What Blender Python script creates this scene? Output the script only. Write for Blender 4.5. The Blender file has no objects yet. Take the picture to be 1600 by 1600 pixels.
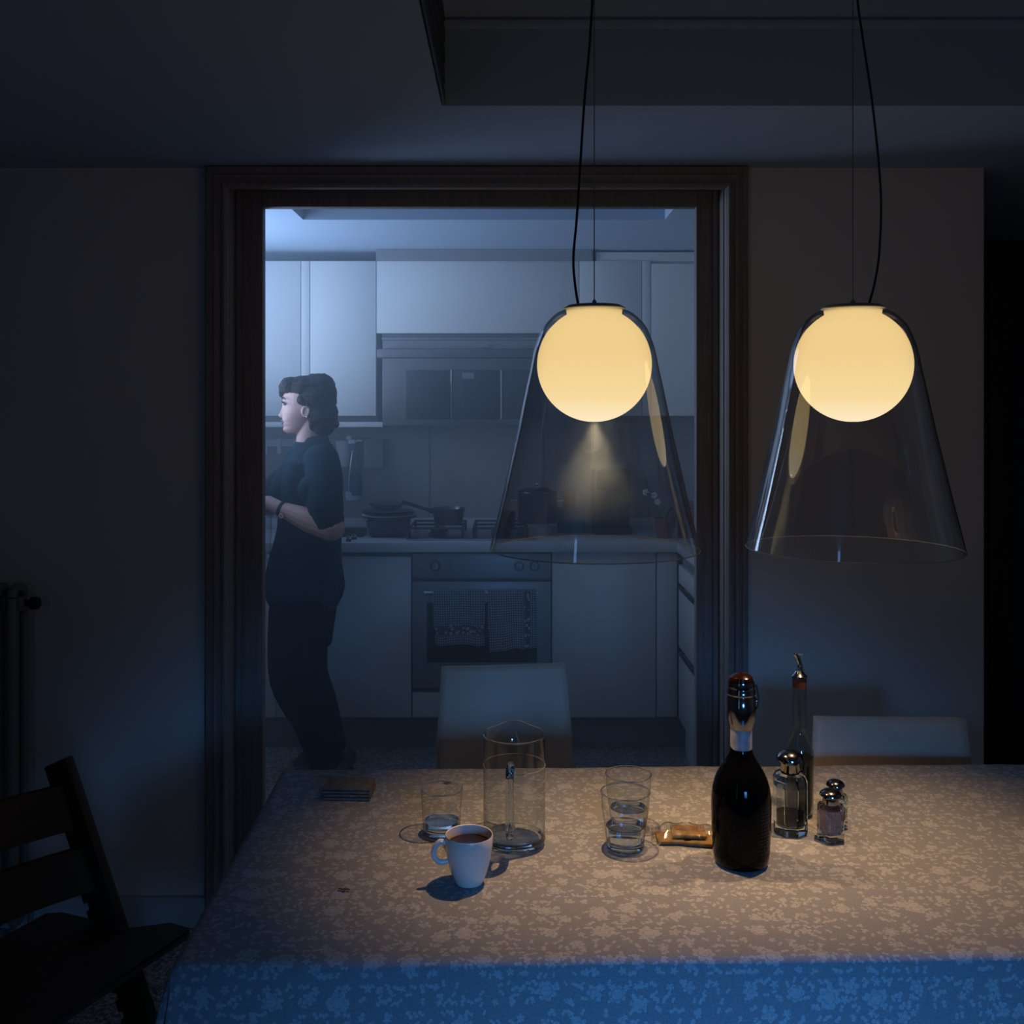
import bpy, bmesh, math, random
from mathutils import Vector, Matrix, noise
random.seed(7)
PI = math.pi
S = bpy.context.scene
C = S.collection

# ------------------------------------------------------------------ camera, world, light, exposure
F = 1575.0                                   # focal length in pixels of the 1600 px frame
cam = bpy.data.cameras.new('camera'); cam.sensor_width = 36; cam.sensor_fit = 'HORIZONTAL'
cam.lens = 36 * F / 1600; cam.shift_x = 5 / 1600; cam.shift_y = -155 / 1600; cam.clip_start = .02
camo = bpy.data.objects.new('camera', cam); C.objects.link(camo)
camo.location = (0, 0, 1.5); camo.rotation_euler = (PI / 2, 0, 0); S.camera = camo
S.view_settings.view_transform = 'Standard'; S.view_settings.look = 'None'
S.view_settings.exposure = 0; S.view_settings.gamma = 1; S.view_settings.use_curve_mapping = False
S.cycles.use_denoising = True; S.cycles.max_bounces = 10; S.cycles.transparent_max_bounces = 24
S.cycles.transmission_bounces = 8; S.cycles.volume_bounces = 1; S.cycles.glossy_bounces = 5
S.cycles.sample_clamp_indirect = 2.0; S.cycles.volume_step_rate = 2
w = bpy.data.worlds.new('World'); S.world = w; w.use_nodes = True
w.node_tree.nodes['Background'].inputs[0].default_value = (.10, .22, .5, 1)
w.node_tree.nodes['Background'].inputs[1].default_value = .02

def area_light(name, loc, rot, sx, sy, power, col):
    l = bpy.data.lights.new(name, 'AREA'); l.shape = 'RECTANGLE'; l.size = sx; l.size_y = sy
    l.energy = power; l.color = col
    o = bpy.data.objects.new(name, l); C.objects.link(o); o.location = loc; o.rotation_euler = rot
    return o
YB = -.80                                    # wall behind the camera
# dusk daylight in the two dining windows behind the camera and in the kitchen window
area_light('daylight_dining_left', (-1.03, YB - .02, 1.635), (PI / 2 + .05, 0, -.42), .16, 1.8, 1.1, (.22, .48, 1))
rd_ = area_light('daylight_dining_right', (.60, YB - .02, 1.16), (PI / 2 - .43, 0, .13), .42, .50, 5.0, (.09, .39, 1)); rd_.data.spread = .86
kd = area_light('daylight_kitchen', (-1.63, 3.95, 1.78), (0, -PI / 2 - .42, 0), .75, .95, 18, (.47, .67, 1)); kd.data.spread = 2.3

# ------------------------------------------------------------------ materials
def mat(name, col=(.5, .5, .5), rough=.5, metal=0, var=.08, nscale=12, bump=0, bscale=60, bdist=.002, spec=.5, stretch=None, coat=0, alpha=None):
    m = bpy.data.materials.new(name); m.use_nodes = True; nt = m.node_tree; n = nt.nodes; L = nt.links
    b = n['Principled BSDF']; b.inputs['Roughness'].default_value = rough; b.inputs['Metallic'].default_value = metal
    b.inputs['Specular IOR Level'].default_value = spec; b.inputs['Coat Weight'].default_value = coat
    tc = n.new('ShaderNodeTexCoord'); mp = n.new('ShaderNodeMapping'); L.new(tc.outputs['Object'], mp.inputs[0])
    if stretch: mp.inputs['Scale'].default_value = stretch
    t = n.new('ShaderNodeTexNoise'); t.inputs['Scale'].default_value = nscale; t.inputs['Detail'].default_value = 5
    L.new(mp.outputs[0], t.inputs['Vector'])
    r = n.new('ShaderNodeValToRGB'); L.new(t.outputs['Fac'], r.inputs[0])
    r.color_ramp.elements[0].position = .3; r.color_ramp.elements[1].position = .7
    r.color_ramp.elements[0].color = tuple(c * (1 - var) for c in col) + (1,)
    r.color_ramp.elements[1].color = tuple(min(1, c * (1 + var)) for c in col) + (1,)
    L.new(r.outputs[0], b.inputs['Base Color'])
    if bump:
        t2 = n.new('ShaderNodeTexNoise'); t2.inputs['Scale'].default_value = bscale; t2.inputs['Detail'].default_value = 4
        L.new(mp.outputs[0], t2.inputs['Vector'])
        bp = n.new('ShaderNodeBump'); bp.inputs['Strength'].default_value = bump; bp.inputs['Distance'].default_value = bdist
        L.new(t2.outputs['Fac'], bp.inputs['Height']); L.new(bp.outputs[0], b.inputs['Normal'])
    return m

def emis(name, col, s):
    m = bpy.data.materials.new(name); m.use_nodes = True; nt = m.node_tree; nt.nodes.clear()
    e = nt.nodes.new('ShaderNodeEmission'); o = nt.nodes.new('ShaderNodeOutputMaterial')
    e.inputs[0].default_value = (*col, 1); e.inputs[1].default_value = s; nt.links.new(e.outputs[0], o.inputs[0])
    return m

def thin_glass(name, tint=(1, 1, 1), mult=1.6, ior=1.5, rough=.015):
    """one sheet standing for a thin wall: clear straight through, mirror by Fresnel"""
    m = bpy.data.materials.new(name); m.use_nodes = True; nt = m.node_tree; nt.nodes.clear(); n = nt.nodes; L = nt.links
    o = n.new('ShaderNodeOutputMaterial'); mx = n.new('ShaderNodeMixShader'); t = n.new('ShaderNodeBsdfTransparent')
    g = n.new('ShaderNodeBsdfAnisotropic'); g.inputs['Roughness'].default_value = rough
    t.inputs[0].default_value = (*tint, 1)
    f = n.new('ShaderNodeLayerWeight'); f.inputs['Blend'].default_value = .5
    fr = n.new('ShaderNodeFresnel'); fr.inputs['IOR'].default_value = ior
    # Fresnel seen alike from both faces: Schlick from the facing term
    p = n.new('ShaderNodeMath'); p.operation = 'POWER'; p.inputs[1].default_value = 4.0; L.new(f.outputs['Facing'], p.inputs[0])
    f0 = ((ior - 1) / (ior + 1)) ** 2 * mult
    ma = n.new('ShaderNodeMath'); ma.operation = 'MULTIPLY_ADD'; L.new(p.outputs[0], ma.inputs[0]); ma.inputs[1].default_value = .9 - f0; ma.inputs[2].default_value = f0
    L.new(ma.outputs[0], mx.inputs[0]); L.new(t.outputs[0], mx.inputs[1]); L.new(g.outputs[0], mx.inputs[2]); L.new(mx.outputs[0], o.inputs[0])
    n.remove(fr)
    p3 = n.new('ShaderNodeMath'); p3.operation = 'POWER'; p3.inputs[1].default_value = 5.0; L.new(f.outputs['Facing'], p3.inputs[0])
    cm = n.new('ShaderNodeMix'); cm.data_type = 'RGBA'; L.new(p3.outputs[0], cm.inputs[0]); cm.inputs[6].default_value = (*tint, 1); cm.inputs[7].default_value = (*[c * .25 for c in tint], 1)
    L.new(cm.outputs[2], t.inputs[0])
    return m

def solid_glass(name, col=(1, 1, 1), ior=1.45, rough=0):
    m = bpy.data.materials.new(name); m.use_nodes = True; nt = m.node_tree; nt.nodes.clear()
    g = nt.nodes.new('ShaderNodeBsdfGlass'); o = nt.nodes.new('ShaderNodeOutputMaterial')
    g.inputs['Color'].default_value = (*col, 1); g.inputs['IOR'].default_value = ior; g.inputs['Roughness'].default_value = rough
    nt.links.new(g.outputs[0], o.inputs[0]); return m

def terrazzo(name):
    m = bpy.data.materials.new(name); m.use_nodes = True; nt = m.node_tree; n = nt.nodes; L = nt.links
    b = n['Principled BSDF']; b.inputs['Roughness'].default_value = .35
    tc = n.new('ShaderNodeTexCoord'); v = n.new('ShaderNodeTexVoronoi'); v.inputs['Scale'].default_value = 130
    L.new(tc.outputs['Object'], v.inputs['Vector'])
    s = n.new('ShaderNodeSeparateColor'); L.new(v.outputs['Color'], s.inputs[0])
    r = n.new('ShaderNodeValToRGB'); L.new(s.outputs[0], r.inputs[0]); e = r.color_ramp.elements
    e[0].color = (.05, .05, .055, 1); e[1].color = (.5, .48, .46, 1); e[1].position = 1
    x = e.new(.45); x.color = (.22, .2, .2, 1); L.new(r.outputs[0], b.inputs['Base Color'])
    return m

def cloth_mat():
    m = bpy.data.materials.new('floral_cloth'); m.use_nodes = True; nt = m.node_tree; n = nt.nodes; L = nt.links
    b = n['Principled BSDF']; b.inputs['Roughness'].default_value = .85; b.inputs['Specular IOR Level'].default_value = .2
    b.inputs['Sheen Weight'].default_value = .15
    tc = n.new('ShaderNodeTexCoord')
    def M(op, a, bb=None, cc=None):
        q = n.new('ShaderNodeMath'); q.operation = op
        for i, vv in enumerate((a, bb, cc)):
            if vv is None: continue
            if isinstance(vv, (int, float)): q.inputs[i].default_value = vv
            else: L.new(vv, q.inputs[i])
        return q.outputs[0]
    def layer(scale, off, r0, k, dep, keep, hole=0, lenx=1.0):
        mp = n.new('ShaderNodeMapping'); L.new(tc.outputs['UV'], mp.inputs[0])
        mp.inputs['Scale'].default_value = (scale, scale, 1); mp.inputs['Location'].default_value = (off, off * .7, 0)
        v = n.new('ShaderNodeTexVoronoi'); v.voronoi_dimensions = '2D'; v.inputs['Scale'].default_value = 1; v.inputs['Randomness'].default_value = .75
        L.new(mp.outputs[0], v.inputs['Vector'])
        sub = n.new('ShaderNodeVectorMath'); sub.operation = 'SUBTRACT'; L.new(mp.outputs[0], sub.inputs[0]); L.new(v.outputs['Position'], sub.inputs[1])
        sp = n.new('ShaderNodeSeparateXYZ'); L.new(sub.outputs[0], sp.inputs[0])
        cs = n.new('ShaderNodeSeparateColor'); L.new(v.outputs['Color'], cs.inputs[0])
        rr = M('SQRT', M('ADD', M('POWER', sp.outputs[0], 2), M('POWER', sp.outputs[1], 2)))
        th = M('ADD', M('ARCTAN2', sp.outputs[1], sp.outputs[0]), M('MULTIPLY', cs.outputs[0], 6.28))
        pet = M('MULTIPLY_ADD', M('ABSOLUTE', M('COSINE', M('MULTIPLY', th, k / 2))), dep, 1 - dep)
        rad = M('MULTIPLY', M('MULTIPLY', pet, r0), M('MULTIPLY_ADD', cs.outputs[2], .35, .75))
        mask = M('LESS_THAN', rr, rad)
        mask = M('MULTIPLY', mask, M('LESS_THAN', cs.outputs[1], keep))
        if hole:
            ring = M('GREATER_THAN', M('ABSOLUTE', M('SUBTRACT', rr, r0 * hole)), r0 * .07)
            mask = M('MULTIPLY', mask, M('MULTIPLY_ADD', ring, .6, .4))
            ring2 = M('GREATER_THAN', M('ABSOLUTE', M('SINE', M('ADD', M('MULTIPLY', th, k), M('MULTIPLY', rr, 16)))), .25)
            mask = M('MULTIPLY', mask, M('MULTIPLY_ADD', ring2, .35, .65))
        return mask
    ls = [layer(16, 0, .26, 7, .3, .45, .5), layer(26, 3.3, .28, 5, .55, .40, .35), layer(60, 9.1, .36, 2, .9, .5), layer(50, 5.7, .30, 5, .65, .26), layer(80, 21.1, .38, 2, .9, .4)]
    tot = ls[0]
    for q in ls[1:]: tot = M('MAXIMUM', tot, q)
    mx = n.new('ShaderNodeMix'); mx.data_type = 'RGBA'; L.new(tot, mx.inputs[0])
    mx.inputs[6].default_value = (.185, .208, .243, 1); mx.inputs[7].default_value = (.30, .33, .37, 1)
    # faint weave mottling
    t = n.new('ShaderNodeTexNoise'); t.inputs['Scale'].default_value = 300; L.new(tc.outputs['UV'], t.inputs['Vector'])
    hsv = n.new('ShaderNodeHueSaturation'); L.new(mx.outputs[2], hsv.inputs['Color']); L.new(M('MULTIPLY_ADD', t.outputs['Fac'], .7, .65), hsv.inputs['Value'])
    L.new(hsv.outputs[0], b.inputs['Base Color'])
    wv = n.new('ShaderNodeTexWave'); wv.inputs['Scale'].default_value = 260; wv.inputs['Distortion'].default_value = 3; wv.bands_direction = 'DIAGONAL'
    L.new(tc.outputs['UV'], wv.inputs['Vector'])
    bp = n.new('ShaderNodeBump'); bp.inputs['Strength'].default_value = .35; bp.inputs['Distance'].default_value = .001
    L.new(wv.outputs['Fac'], bp.inputs['Height']); L.new(bp.outputs[0], b.inputs['Normal'])
    return m

def gingham(name, border_uv):
    """small checks with a flowered band; border_uv = (axis, lo, hi)"""
    m = bpy.data.materials.new(name); m.use_nodes = True; nt = m.node_tree; n = nt.nodes; L = nt.links
    b = n['Principled BSDF']; b.inputs['Roughness'].default_value = .9
    tc = n.new('ShaderNodeTexCoord'); sp = n.new('ShaderNodeSeparateXYZ'); L.new(tc.outputs['UV'], sp.inputs[0])
    def M(op, a, bb=None, cc=None):
        q = n.new('ShaderNodeMath'); q.operation = op
        for i, vv in enumerate((a, bb, cc)):
            if vv is None: continue
            if isinstance(vv, (int, float)): q.inputs[i].default_value = vv
            else: L.new(vv, q.inputs[i])
        return q.outputs[0]
    def stripe(x): return M('GREATER_THAN', M('SINE', M('MULTIPLY', x, 2 * PI / .0105)), -.25)
    chk = M('MULTIPLY', stripe(sp.outputs[0]), stripe(sp.outputs[1]))
    v = n.new('ShaderNodeTexVoronoi'); v.inputs['Scale'].default_value = 60; L.new(tc.outputs['UV'], v.inputs['Vector'])
    fl = M('LESS_THAN', v.outputs['Distance'], .38)
    ax = sp.outputs[border_uv[0]]
    inb = M('MULTIPLY', M('GREATER_THAN', ax, border_uv[1]), M('LESS_THAN', ax, border_uv[2]))
    mm = n.new('ShaderNodeMix'); mm.data_type = 'FLOAT'; L.new(inb, mm.inputs[0]); L.new(chk, mm.inputs[2]); L.new(fl, mm.inputs[3])
    mx = n.new('ShaderNodeMix'); mx.data_type = 'RGBA'; L.new(mm.outputs[0], mx.inputs[0])
    mx.inputs[6].default_value = (.05, .075, .11, 1); mx.inputs[7].default_value = (.42, .45, .47, 1)
    L.new(mx.outputs[2], b.inputs['Base Color'])
    return m

M_ = {}
M_['wall'] = mat('painted_wall', (.74, .69, .65), .8, var=.03, nscale=3, bump=.15, bscale=150)
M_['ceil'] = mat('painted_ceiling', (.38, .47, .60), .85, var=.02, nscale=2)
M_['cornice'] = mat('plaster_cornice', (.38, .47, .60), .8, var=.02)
M_['floor'] = terrazzo('terrazzo_floor')
M_['base'] = mat('painted_baseboard', (.48, .48, .49), .55, var=.02)
M_['wood'] = mat('bleached_door_wood', (.27, .225, .21), .6, var=.18, nscale=9, stretch=(14, 14, .7), bump=.25, bscale=14)
M_['darkdoor'] = mat('dark_stained_door', (.13, .10, .08), .55, var=.2, nscale=6, stretch=(10, 10, .6))
M_['darkwall'] = mat('hall_paint', (.12, .12, .13), .8, var=.03)
M_['black'] = mat('black_metal', (.012, .012, .014), .4, var=.1)
M_['steel'] = mat('brushed_steel', (.45, .46, .48), .32, 1, var=.08, nscale=30)
M_['chrome'] = mat('chrome', (.62, .62, .62), .08, 1, var=.02)
M_['cab'] = mat('white_laminate', (.62, .63, .64), .45, var=.02, nscale=4)
M_['cabcore'] = mat('cabinet_carcass', (.20, .21, .23), .6, var=.03)
M_['worktop'] = mat('pale_worktop', (.58, .59, .62), .35, var=.05, nscale=60)
M_['tile'] = mat('backsplash_panel', (.36, .35, .36), .35, var=.04, nscale=5)
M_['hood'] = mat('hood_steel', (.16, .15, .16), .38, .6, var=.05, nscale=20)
M_['hoodfilter'] = mat('hood_filter', (.045, .05, .06), .45, .3, var=.25, nscale=120)
M_['darkglass'] = mat('oven_glass', (.012, .016, .02), .08, var=.05)
M_['oven'] = mat('oven_enamel', (.26, .28, .31), .35, .35, var=.03)
M_['iron'] = mat('cast_iron', (.02, .02, .022), .5, var=.2)
M_['cloth'] = cloth_mat()
M_['whitechair'] = mat('white_chair_shell', (.66, .54, .43), .5, var=.03)
M_['darkwood'] = mat('walnut_high_chair', (.032, .013, .007), .5, var=.3, nscale=7, stretch=(12, 12, 1), bump=.2, bscale=20)
M_['porcelain'] = mat('glazed_mug', (.64, .60, .56), .22, var=.02, coat=.3)
M_['tea'] = mat('tea', (.018, .009, .005), .05, var=.02)
M_['bottle'] = mat('dark_bottle_glass', (.002, .002, .002), .05, var=.05, spec=.12)
M_['foil'] = mat('silver_blue_foil', (.36, .42, .48), .35, .25, var=.2, nscale=90)
M_['foilprint'] = mat('faint_back_print', (.02, .022, .028), .6, var=.3)
M_['amber'] = mat('amber_stopper_top', (.014, .003, .001), .15, var=.1, coat=.3)
M_['smoked'] = mat('smoked_chrome', (.34, .33, .32), .12, 1, var=.05)
M_['cork'] = mat('red_brown_cork', (.16, .04, .02), .6, var=.2, nscale=60)
M_['vinegar'] = mat('dark_vinegar', (.003, .0015, .001), .3, spec=.1, var=.1)
M_['oil'] = mat('olive_oil', (.008, .007, .003), .3, spec=.15, var=.1)
M_['salt'] = mat('pink_salt', (.42, .27, .26), .8, var=.3, nscale=260, bump=.6, bscale=500)
M_['pepper'] = mat('mixed_peppercorns', (.2, .13, .1), .8, var=.5, nscale=400, bump=.6, bscale=500)
M_['cracker'] = mat('crispbread', (.13, .11, .09), .85, var=.35, nscale=160, bump=.8, bscale=220)
M_['biscuit'] = mat('golden_biscuit', (.15, .10, .04), .7, var=.35, nscale=90, bump=.6, bscale=200)
M_['crumb'] = mat('brown_crumb', (.10, .05, .025), .8, var=.3)
M_['film'] = thin_glass('clear_wrapper', (1, .97, .9), 2.2, 1.5, .12)
M_['shade'] = thin_glass('lamp_shade_glass', (.95, .955, .965), 5.0, 1.5, .012)
M_['tglass'] = thin_glass('tumbler_wall_glass', (.93, .95, .96), 1.6, 1.5, .01)
M_['jglass'] = thin_glass('jug_wall_glass', (.87, .90, .91), 1.8, 1.5, .015)
M_['gglass'] = thin_glass('greenish_bottle_glass', (.86, .90, .86), 1.8, 1.5, .015)
M_['fglass'] = thin_glass('faceted_shaker_glass', (.78, .80, .80), 1.5, 1.5, .02)
M_['rim'] = mat('ground_glass_rim', (.42, .40, .38), .35, var=.02)
M_['glass'] = solid_glass('thick_glass', (.9, .94, .97))
M_['etch'] = mat('etched_band', (.16, .17, .18), .7, var=.05)
M_['water'] = solid_glass('water', (.97, .99, 1), 1.33)
M_['lampplate'] = mat('grey_lamp_plate', (.34, .32, .30), .4, .3, var=.02)
M_['cable'] = mat('black_cable', (.012, .014, .018), .5, var=.1)
M_['radiator'] = mat('radiator_enamel', (.22, .23, .22), .4, var=.03)
M_['skin'] = mat('skin', (.55, .31, .27), .55, var=.06, nscale=30)
M_['lips'] = mat('lips', (.24, .06, .075), .5, var=.05)
M_['hair'] = mat('dark_hair', (.016, .009, .008), .65, var=.7, nscale=24, stretch=(1, 2, 5), bump=1, bscale=55, bdist=.008, spec=.25)
M_['knit'] = mat('dark_teal_knit', (.018, .042, .058), .95, var=.1, nscale=40, bump=.3, bscale=300, spec=.1)
M_['trouser'] = mat('black_trousers', (.008, .009, .012), .9, var=.1, spec=.1)
M_['shoe'] = mat('black_shoe', (.01, .01, .01), .4, var=.1)
M_['eyew'] = mat('eye_white', (.6, .6, .6), .2, var=.02)
M_['iris'] = mat('dark_iris', (.03, .02, .015), .2, var=.02)
M_['strap'] = mat('black_watch_strap', (.012, .012, .014), .6, var=.1)
M_['gold'] = mat('gold_watch_case', (.8, .5, .25), .2, 1, var=.03)
M_['dial'] = mat('cream_watch_dial', (.9, .78, .62), .5, var=.02)
M_['red'] = mat('red_enamel', (.26, .035, .035), .5, var=.1)
M_['blue'] = mat('blue_plastic', (.02, .12, .32), .4, var=.05)
M_['teal'] = mat('teal_tin', (.05, .12, .15), .5, var=.1)
M_['whiteplastic'] = mat('white_plastic', (.78, .8, .82), .45, var=.03)
M_['clearplastic'] = thin_glass('clear_plastic', (.80, .86, .93), 2.5, 1.5, .12)
M_['label'] = mat('blue_grey_label', (.05, .10, .16), .5, var=.15, nscale=40)
M_['potsteel'] = mat('dull_pot_steel', (.10, .10, .11), .3, .7, var=.1)
M_['darkplate'] = mat('dark_stoneware', (.06, .07, .09), .4, var=.08)
M_['clay'] = mat('terracotta', (.22, .06, .045), .8, var=.1)
M_['leaf'] = mat('pale_leaf', (.16, .2, .15), .6, var=.15)

# ------------------------------------------------------------------ geometry helpers
def B(): return bmesh.new()

def box(bm, x0, x1, y0, y1, z0, z1, bev=0, seg=2):
    r = bmesh.ops.create_cube(bm, size=1)
    vs = r['verts']
    for v in vs: v.co = Vector(((x0 + x1) / 2 + v.co.x * (x1 - x0), (y0 + y1) / 2 + v.co.y * (y1 - y0), (z0 + z1) / 2 + v.co.z * (z1 - z0)))
    if bev:
        es = list({e for v in vs for e in v.link_edges})
        bmesh.ops.bevel(bm, geom=es, offset=bev, segments=seg, affect='EDGES', profile=.5)
    return vs

def lathe(bm, prof, c=(0, 0, 0), n=48, cap0=True, cap1=True, sy=1.0, rot=0):
    rings = []
    for r, z in prof:
        rings.append([bm.verts.new((c[0] + r * math.cos(rot + 2 * PI * i / n), c[1] + sy * r * math.sin(rot + 2 * PI * i / n), c[2] + z)) for i in range(n)])
    for a, b in zip(rings, rings[1:]):
        for i in range(n):
            bm.faces.new((a[i], a[(i + 1) % n], b[(i + 1) % n], b[i]))
    if cap0 and prof[0][0] > 1e-5: bm.faces.new(rings[0][::-1])
    if cap1 and prof[-1][0] > 1e-5: bm.faces.new(rings[-1])
    return rings

def tube(bm, pts, r, n=8, caps=True, flat=1.0):
    pts = [Vector(p) for p in pts]; rr = r if isinstance(r, (list, tuple)) else [r] * len(pts)
    t0 = (pts[1] - pts[0]).normalized(); up = Vector((0, 0, 1)) if abs(t0.z) < .9 else Vector((0, 1, 0))
    nrm = t0.cross(up).normalized(); prev = None; first = last = None
    for i, p in enumerate(pts):
        t = ((pts[min(i + 1, len(pts) - 1)] - pts[max(i - 1, 0)])).normalized()
        nrm = (nrm - t * nrm.dot(t)).normalized(); bn = t.cross(nrm)
        ring = [bm.verts.new(p + (nrm * math.cos(a) + bn * math.sin(a) * flat) * rr[i]) for a in (2 * PI * k / n for k in range(n))]
        if prev:
            for k in range(n): bm.faces.new((prev[k], prev[(k + 1) % n], ring[(k + 1) % n], ring[k]))
        else: first = ring
        prev = ring; last = ring
    if caps: bm.faces.new(first[::-1]); bm.faces.new(last)

def ball(bm, c, rx, ry=None, rz=None, u=16, v=10):
    ry = rx if ry is None else ry; rz = rx if rz is None else rz
    r = bmesh.ops.create_uvsphere(bm, u_segments=u, v_segments=v, radius=1)
    for x in r['verts']: x.co = Vector((c[0] + x.co.x * rx, c[1] + x.co.y * ry, c[2] + x.co.z * rz))

def torus(bm, c, R, r, n=48, m=8, sy=1.0):
    rings = []
    for i in range(n):
        a = 2 * PI * i / n
        rings.append([bm.verts.new((c[0] + (R + r * math.cos(b)) * math.cos(a), c[1] + sy * (R + r * math.cos(b)) * math.sin(a), c[2] + r * math.sin(b))) for b in (2 * PI * k / m for k in range(m))])
    for i in range(n):
        A, Bq = rings[i], rings[(i + 1) % n]
        for k in range(m): bm.faces.new((A[k], Bq[k], Bq[(k + 1) % m], A[(k + 1) % m]))

def smoothpath(pts, k=8):
    """Catmull-Rom through the points"""
    P = [Vector(p) for p in pts]; P = [P[0] * 2 - P[1]] + P + [P[-1] * 2 - P[-2]]; out = []
    for i in range(1, len(P) - 2):
        for j in range(k):
            t = j / k; a, b, c, d = P[i - 1], P[i], P[i + 1], P[i + 2]
            out.append(.5 * ((2 * b) + (c - a) * t + (2 * a - 5 * b + 4 * c - d) * t * t + (3 * b - a - 3 * c + d) * t ** 3))
    out.append(P[-2]); return out

def obj(name, bm, m, parent=None, smooth=True, angle=40, loc=None):
    me = bpy.data.meshes.new(name); bmesh.ops.recalc_face_normals(bm, faces=bm.faces[:]); bm.to_mesh(me); bm.free()
    me.materials.append(M_[m] if isinstance(m, str) else m)
    if smooth:
        me.polygons.foreach_set('use_smooth', [True] * len(me.polygons))
        me.set_sharp_from_angle(angle=math.radians(angle))
    o = bpy.data.objects.new(name, me); C.objects.link(o)
    if parent: o.parent = parent
    if loc: o.location = loc
    return o

def tag(o, label=None, cat=None, group=None, kind=None):
    if label: o['label'] = label
    if cat: o['category'] = cat
    if group: o['group'] = group
    if kind: o['kind'] = kind
    return o

def thing(name, label, cat, loc=(0, 0, 0), rz=0, group=None, kind=None):
    o = bpy.data.objects.new(name, None); C.objects.link(o); o.empty_display_size = .1
    o.location = loc; o.rotation_euler = (0, 0, rz)
    return tag(o, label, cat, group, kind)

def bxo(name, m, parent, *a, bev=0, smooth=True):
    bm = B(); box(bm, *a, bev=bev); return obj(name, bm, m, parent, smooth)

def struct(name, m, boxes, parent=None, label=None):
    bm = B()
    for b in boxes: box(bm, *b)
    o = obj(name, bm, m, parent, smooth=False)
    if not parent: o['kind'] = 'structure'
    if label: o['label'] = label
    return o

def dup(o, parent=None):
    c = o.copy(); C.objects.link(c); c.parent = parent
    for ch in list(o.children): dup(ch, c)
    return c

def fused(name, bm, m, parent, voxel, smooth_it=4, disp=None):
    """fuse overlapping closed pieces into one continuous skin (voxel remesh)"""
    me = bpy.data.meshes.new('tmp'); bmesh.ops.recalc_face_normals(bm, faces=bm.faces[:]); bm.to_mesh(me); bm.free()
    t = bpy.data.objects.new('tmp', me); C.objects.link(t)
    r = t.modifiers.new('r', 'REMESH'); r.mode = 'VOXEL'; r.voxel_size = voxel
    s = t.modifiers.new('s', 'SMOOTH'); s.factor = .5; s.iterations = smooth_it
    dg = bpy.context.evaluated_depsgraph_get(); dg.update()
    me2 = bpy.data.meshes.new_from_object(t.evaluated_get(dg)); bpy.data.objects.remove(t)
    if disp:
        
        q = [(v.co.copy(), v.normal.copy()) for v in me2.vertices]; fl = []
        for a_, b_ in q: fl.extend(disp(a_, b_))
        me2.vertices.foreach_set('co', fl)
    me2.materials.clear(); me2.materials.append(M_[m]); me2.polygons.foreach_set('use_smooth', [True] * len(me2.polygons))
    me2.name = name
    o = bpy.data.objects.new(name, me2); C.objects.link(o); o.parent = parent
    return o

# ------------------------------------------------------------------ the setting: dining room shell
ZC = 2.217                                   # lowered ceiling
struct('floor', 'floor', [(-2.4, 2.7, YB - .15, 5.3, -.05, 0)])
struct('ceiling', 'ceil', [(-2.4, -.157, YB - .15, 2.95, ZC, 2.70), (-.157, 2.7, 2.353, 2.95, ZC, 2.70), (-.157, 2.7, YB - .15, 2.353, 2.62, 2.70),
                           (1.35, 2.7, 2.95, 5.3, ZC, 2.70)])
bm = B()                                     # cornice in the tray of the ceiling
prof = [(0, 2.396), (.010, 2.396), (.014, 2.404), (.014, 2.412), (.007, 2.418), (.020, 2.44), (.045, 2.50), (.10, 2.57), (.17, 2.61), (.17, 2.62), (0, 2.62)]
for a, b in (((-.157, 2.353), (2.6, 2.353)),):
    r0 = [bm.verts.new((-.157, 2.353 - d, z)) for d, z in prof]; r1 = [bm.verts.new((2.6, 2.353 - d, z)) for d, z in prof]
    for i in range(len(prof)): bm.faces.new((r0[i], r0[(i + 1) % len(prof)], r1[(i + 1) % len(prof)], r1[i]))
    bm.faces.new(r0); bm.faces.new(r1[::-1])
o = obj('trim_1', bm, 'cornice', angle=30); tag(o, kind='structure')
bm = B()
prof2 = [(0, 2.435), (.010, 2.435), (.016, 2.445), (.045, 2.50), (.10, 2.57), (.17, 2.61), (.17, 2.62), (0, 2.62)]
r0 = [bm.verts.new((-.157 + d, 2.35, z)) for d, z in prof2]; r1 = [bm.verts.new((-.157 + d, YB, z)) for d, z in prof2]
for i in range(len(prof2)): bm.faces.new((r0[i], r0[(i + 1) % len(prof2)], r1[(i + 1) % len(prof2)], r1[i]))
bm.faces.new(r0); bm.faces.new(r1[::-1])
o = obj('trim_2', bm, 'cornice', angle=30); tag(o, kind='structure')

struct('wall_front', 'wall', [(-2.4, -.83, 2.95, 3.06, 0, ZC), (.64, 1.39, 2.95, 3.06, 0, ZC), (-.83, .64, 2.95, 3.06, 2.19, ZC)])
struct('wall_left', 'wall', [(-2.5, -2.4, YB - .15, 3.06, 0, 2.7)])
struct('wall_right', 'wall', [(2.7, 2.8, YB - .15, 5.3, 0, 2.7)])
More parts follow.
